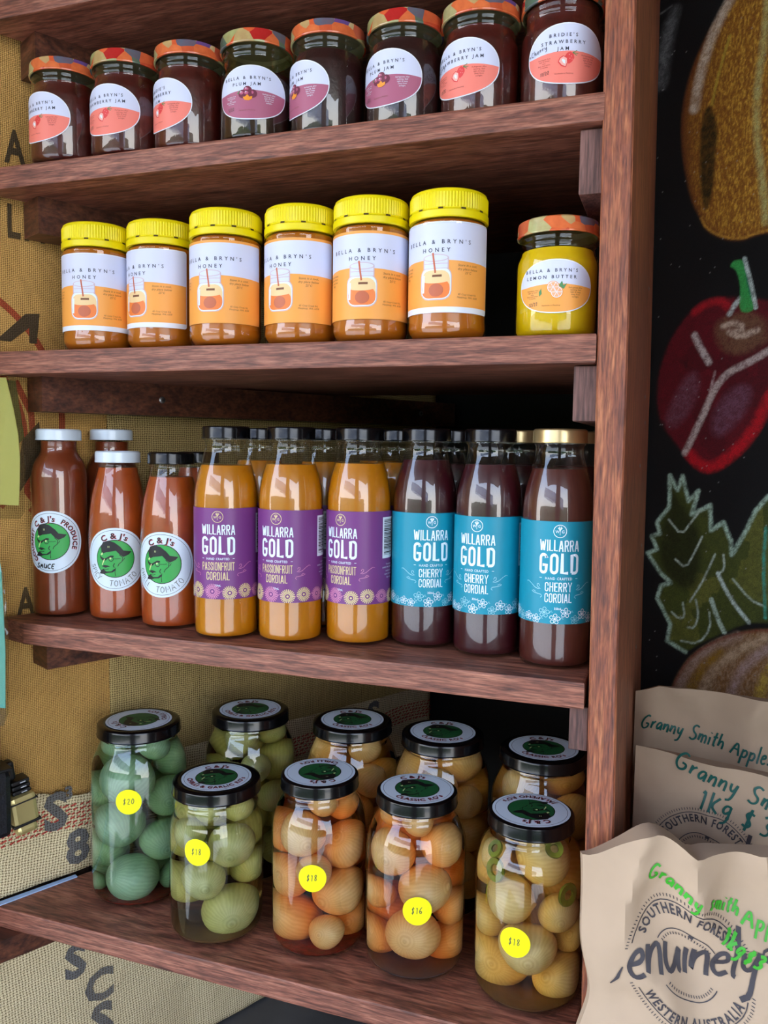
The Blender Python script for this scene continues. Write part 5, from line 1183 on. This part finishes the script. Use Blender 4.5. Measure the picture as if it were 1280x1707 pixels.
# ---------------------------------------------------------------- paper bags
def paper_bag(name, label, org, W, H, T, lean_, seed, prints, top=None, left=None, yaw=0, amp=1.0):
    """front sheet P(u,v): u 0..W, v 0..H from the base; lean_ tips the top away"""
    def crease(u, v):
        a = 0
        for sc, am in ((8, .009), (17, .0052), (31, .0016)):
            nz_ = noise.noise(Vector((u*sc+seed, v*sc*.8, seed*1.7))); a += am*(1-math.sqrt(nz_*nz_+.0012)*3.0)
        return a*amp
    def P(u, v, off=0):
        k = v/H; uu = u/W*2-1
        le = left(v) if left else 0
        x = le+(W-le)*(u/W) if u <= W else u
        dep = T*(1-abs(uu)**3.2)*(1-.82*k**1.6)
        tp = (top(u) if top else 0)*k**3
        y = -dep-crease(u, v)*(.35+.65*min(1, (1-abs(uu)**4)+.3))+lean_*k*H
        return Vector((x, y-off, v+tp))
    st = .005; nu = int(W/st); nv = int(H/st)
    m = MB(); vs = []
    for j in range(nv+1):
        for i in range(nu+1): vs.append(P(W*i/nu, H*j/nv))
    for j in range(nv+1):
        for i in range(nu+1):
            u, v = W*i/nu, H*j/nv; p = P(u, v); k = v/H; uu = u/W*2-1
            yb = lean_*k*H+T*.55*(1-abs(uu)**3.2)*(1-.95*k)+.0012; vs.append(Vector((p.x, max(yb, p.y+.0012), p.z-.002*(k > .98))))
    n1 = (nu+1)*(nv+1); fs = []
    for j in range(nv):
        for i in range(nu):
            a = j*(nu+1)+i; fs.append((a, a+1, a+nu+2, a+nu+1)); b = a+n1; fs.append((b, b+nu+1, b+nu+2, b+1))
        a = j*(nu+1); fs.append((a, a+nu+1, a+nu+1+n1, a+n1)); a += nu; fs.append((a, a+n1, a+nu+1+n1, a+nu+1))
    for i in range(nu):
        fs.append((i, i+n1, i+1+n1, i+1)); a = nv*(nu+1)+i; fs.append((a, a+1, a+1+n1, a+n1))
    t = thing(name, label, 'paper bag', org, R(yaw), 'paper bags of apples')
    m.add(vs, fs, 0, True); m.obj('bag', MT['paper'], t, sharp=35)
    def surf(u, v, l):
        # follow the same triangulated grid so the ink lies on the sheet
        i = min(max(int(u/W*nu), 0), nu-1); j = min(max(int(v/H*nv), 0), nv-1); a = u/W*nu-i; b = v/H*nv-j
        p00, p10, p11, p01 = [vs[q] for q in (j*(nu+1)+i, j*(nu+1)+i+1, (j+1)*(nu+1)+i+1, (j+1)*(nu+1)+i)]
        p = p00*(1-a)*(1-b)+p10*a*(1-b)+p11*a*b+p01*(1-a)*b
        return Vector((p.x, p.y-.0006-l*.0001, p.z))
    d = Dec(); prints(d)
    o = link('print', d.mesh('print', surf, W/nu, H/nv, True), t); o['label'] = 'printed roundel and marker handwriting'
    return t
def roundel(d, cx, cy, r, word=True):
    def ticks(r0, r1, a0, a1, n, w):
        for k in range(n+1): a = R(a0+(a1-a0)*k/n); d.stroke([(cx+r0*math.cos(a), cy+r0*math.sin(a)), (cx+r1*math.cos(a), cy+r1*math.sin(a))], w, 'bagink', 0)
    for lo, hi in ((15, 165), (198, 342)):
        ticks(r*.955, r*1.0, lo, hi, 52, r*.012); d.ring(cx, cy, r*.90, r*.915, 'bagink', 0, 48, R(lo+5), R(hi-5))
        d.ring(cx, cy, r*.50, r*.515, 'bagink', 0, 32, R(lo+18), R(hi-18)); ticks(r*.42, r*.46, lo+22, hi-22, 18, r*.014)
    d.arc('SOUTHERN FORESTS', cx, cy, r*.80, 90, r*.15, 'bagink', 1, bold=2.2, ux=.72, sp=.12); d.arc('WESTERN AUSTRALIA', cx, cy, r*.80, 270, r*.15, 'bagink', 1, bold=2.2, inward=True, ux=.72, sp=.10)
    if word:
        d.hand('enuinely', cx-r*1.0, cy-r*.24, r*.74, r*.070, 'bagink', 2, rot=R(6), sp=-.01, slant=.30, fx=.86); d.stroke([(cx-r*1.25, cy-r*.34), (cx-r*1.12, cy-r*.22), (cx-r*1.02, cy-r*.06)], r*.05, 'bagink', 2, True)
        d.text('TM', cx+r*1.12, cy+r*.28, r*.08, 'bagink', 2, bold=2)
BB = -.659
def p1(d): d.hand('Granny Smith Apples', .006, .343, .0175, .0020, 'marker_t', 3, rot=R(-10), sp=.07, fx=.74); roundel(d, .07, .22, .055)
def p2(d):
    d.hand('Granny Smith Apples', .036, .347, .0195, .0022, 'marker_t', 3, rot=R(-14), sp=.10, fx=.82); d.hand('1Kg', .060, .314, .0200, .0023, 'marker_t', 3, rot=R(-8), sp=.16, fx=.9); d.hand('$3', .098, .303, .020, .0024, 'marker_t', 3, rot=R(-8), sp=.28)
    roundel(d, .066, .262, .052); d.text('GENUINELY', .118, .262, .010, 'bagink', 1, bold=1.5, sp=.3, align='l')
def p3(d):
    roundel(d, .079, .243, .0505); d.hand('Granny', .047, .303, .0125, .0019, 'marker_g', 4, rot=R(-14), sp=.10, fx=.9); d.hand('smith', .096, .292, .0115, .0019, 'marker_g', 4, rot=R(-18), sp=.10, fx=.8); d.hand('Apple', .122, .280, .0135, .0019, 'marker_g', 4, rot=R(-14), sp=.12, fx=.9); d.hand('1kg', .104, .267, .0135, .0024, 'marker_g', 4, rot=R(-32), fx=.8); d.hand('$3', .120, .254, .012, .0026, 'marker_g', 4, rot=R(-22))
    d.text('GENUINELY', .134, .256, .0105, 'bagink', 1, bold=2.5, sp=.45, align='l', ux=.8, rot=R(-3)); d.text('fresh', .140, .240, .008, 'bagink', 1, bold=.5, align='l'); d.text('GENUINE', .142, .204, .0105, 'bagink', 1, bold=2.5, sp=.4, align='l', ux=.8)
paper_bag('paper_bag', 'back paper bag against the chalkboard reading Granny Smith Apples on one line', (.029, .268, BB), .20, .388, .042, .05, 3, p1, top=lambda u: -.010*max(0, 1-u/.025)-.06*max(0, u-.06)*.5)
paper_bag('paper_bag', 'middle paper bag with teal marker 1Kg $3 and half a printed roundel', (.036, .150, BB), .20, .358, .040, .03, 8, p2, top=lambda u: -.06*max(0, u-.02)*1.6, amp=.9)
def lf(v):
    k = v/.335; return -.004+.012*math.exp(-((k-.62)/.10)**2)+.006*math.sin(k*9)*.4
paper_bag('paper_bag', 'front crumpled paper bag with green marker and round printed emblem', (.006, -.022, BB), .21, .335, .052, .015, 21, p3, top=lambda u: .016*math.exp(-((u-.055)/.022)**2)-.004*math.exp(-((u-.086)/.008)**2)-.010*math.exp(-((u-.0)/.02)**2), left=lf, yaw=17, amp=1.5)

# ---------------------------------------------------------------- things at the left edge
def sheet(name, t0, t1, z0, z1, off, mat, label, cat, bulge=.006, thick=.0006, curve=0):
    n = 10; vs = []; fs = []
    for j in range(n+1):
        for i in range(n+1):
            a, b = i/n, j/n; edge = curve*math.sin(PI*.5*(1-b))*a
            vs.append(wallp(t0+(t1-t0)*a+edge, z0+(z1-z0)*b, off+bulge*math.sin(PI*a)+.004*math.sin(PI*b*1.5)))
    for j in range(n):
        for i in range(n): a = j*(n+1)+i; fs.append((a, a+1, a+n+2, a+n+1))
    me = bpy.data.meshes.new(name); me.from_pydata(vs, [], fs); me.materials.append(mat)
    for p in me.polygons: p.use_smooth = True
    o = link(name, me); sd = o.modifiers.new('thick', 'SOLIDIFY'); sd.thickness = thick
    return o
def plate(pts, y, th, mat, name, label, cat, bend=.004):
    zs = [p[1] for p in pts]; m = MB(); tr = tessellate_polygon([[Vector((x, z, 0)) for x, z in pts]]); f = lambda x, z, k: (x, y+k*th+bend*math.sin((z-min(zs))/(max(zs)-min(zs))*PI), z)
    n = len(pts); m.add([f(x, z, 0) for x, z in pts]+[f(x, z, 1) for x, z in pts], [tuple(t) for t in tr]+[tuple(i+n for i in t)[::-1] for t in tr]+[(i, (i+1) % n, n+(i+1) % n, n+i) for i in range(n)])
    return tag(m.obj(name, mat), label, cat)
plate([(-.646, -.072), (-.6085, -.072), (-.6085, -.05), (-.609, -.02), (-.611, .005), (-.615, .030), (-.619, .050), (-.622, .066), (-.646, .066)], .012, .0007, MT['plastic_y'], 'price_card', 'yellow green price card hanging at the left edge', 'card')
plate([(-.647, -.088), (-.602, -.086), (-.5965, -.078), (-.5955, -.03), (-.5985, .02), (-.604, .066), (-.647, .066)], .007, .0005, MT['sleeve'], 'plastic_sleeve', 'clear plastic sleeve around the yellow green card', 'sleeve', .002)
plate([(-.668, -.285), (-.5925, -.283), (-.5925, -.22), (-.594, -.14), (-.597, -.118), (-.668, -.118)], -.030, .0007, MT['plastic_t'], 'price_card', 'aqua green card in front of the sauce shelf end', 'card', .002)
plate([(-.669, -.300), (-.590, -.300), (-.583, -.285), (-.5815, -.20), (-.586, -.14), (-.596, -.108), (-.669, -.104)], -.036, .0006, MT['sleeve'], 'plastic_sleeve', 'clear plastic sleeve around the aqua card', 'sleeve', .002)
bx = thing('lock_box', 'speckled black plastic lock box hanging at the left edge', 'lock box', tuple(wallp(-.036, -.430, .052)))
q = Matrix.Rotation(LA, 3, 'Z')
def lbox(c, sz, bev=.004): return MB().box(tuple(q @ Vector(c)), sz, rot=q, bev=bev)
lbox((0, 0, .0375), (.10, .032, .075), .007).obj('body', MT['blackbox'], bx); lbox((0, 0, .104), (.083, .020, .058), .005).obj('neck', MT['blackbox'], bx)
lbox((0, .0, .0755), (.101, .033, .003), .001).obj('rim', MT['dblack'], bx)
pk = thing('padlock', 'pale brass combination padlock beside the black lock box', 'padlock', tuple(wallp(.036, -.440, .044))); tl = Matrix.Rotation(R(-8), 3, 'Y')
def pb(c, sz, name, mat, bev=.002): return MB().box(tuple(q @ (tl @ Vector(c))), sz, rot=q @ tl, bev=bev).obj(name, MT[mat], pk)
pb((0, 0, .030), (.029, .022, .036), 'body', 'brass', .005); pb((0, 0, .0145), (.0305, .0235, .0032), 'band', 'dblack', .001); pb((0, 0, .0405), (.0305, .0235, .0016), 'band', 'dblack', .0006)
pb((.0, 0, .0065), (.024, .018, .012), 'foot', 'brass', .005)
for k in range(3): pb((0, -.001, .0525+k*.0056), (.020, .020, .0046), 'number_wheel', 'dblack', .0015)
for k in range(3): pb((.002, -.0115, .0525+k*.0056), (.006, .0012, .0008), 'wheel_mark', 'white', .0002)
pb((-.008, 0, .078), (.012, .014, .022), 'shackle_block', 'dblack', .003)
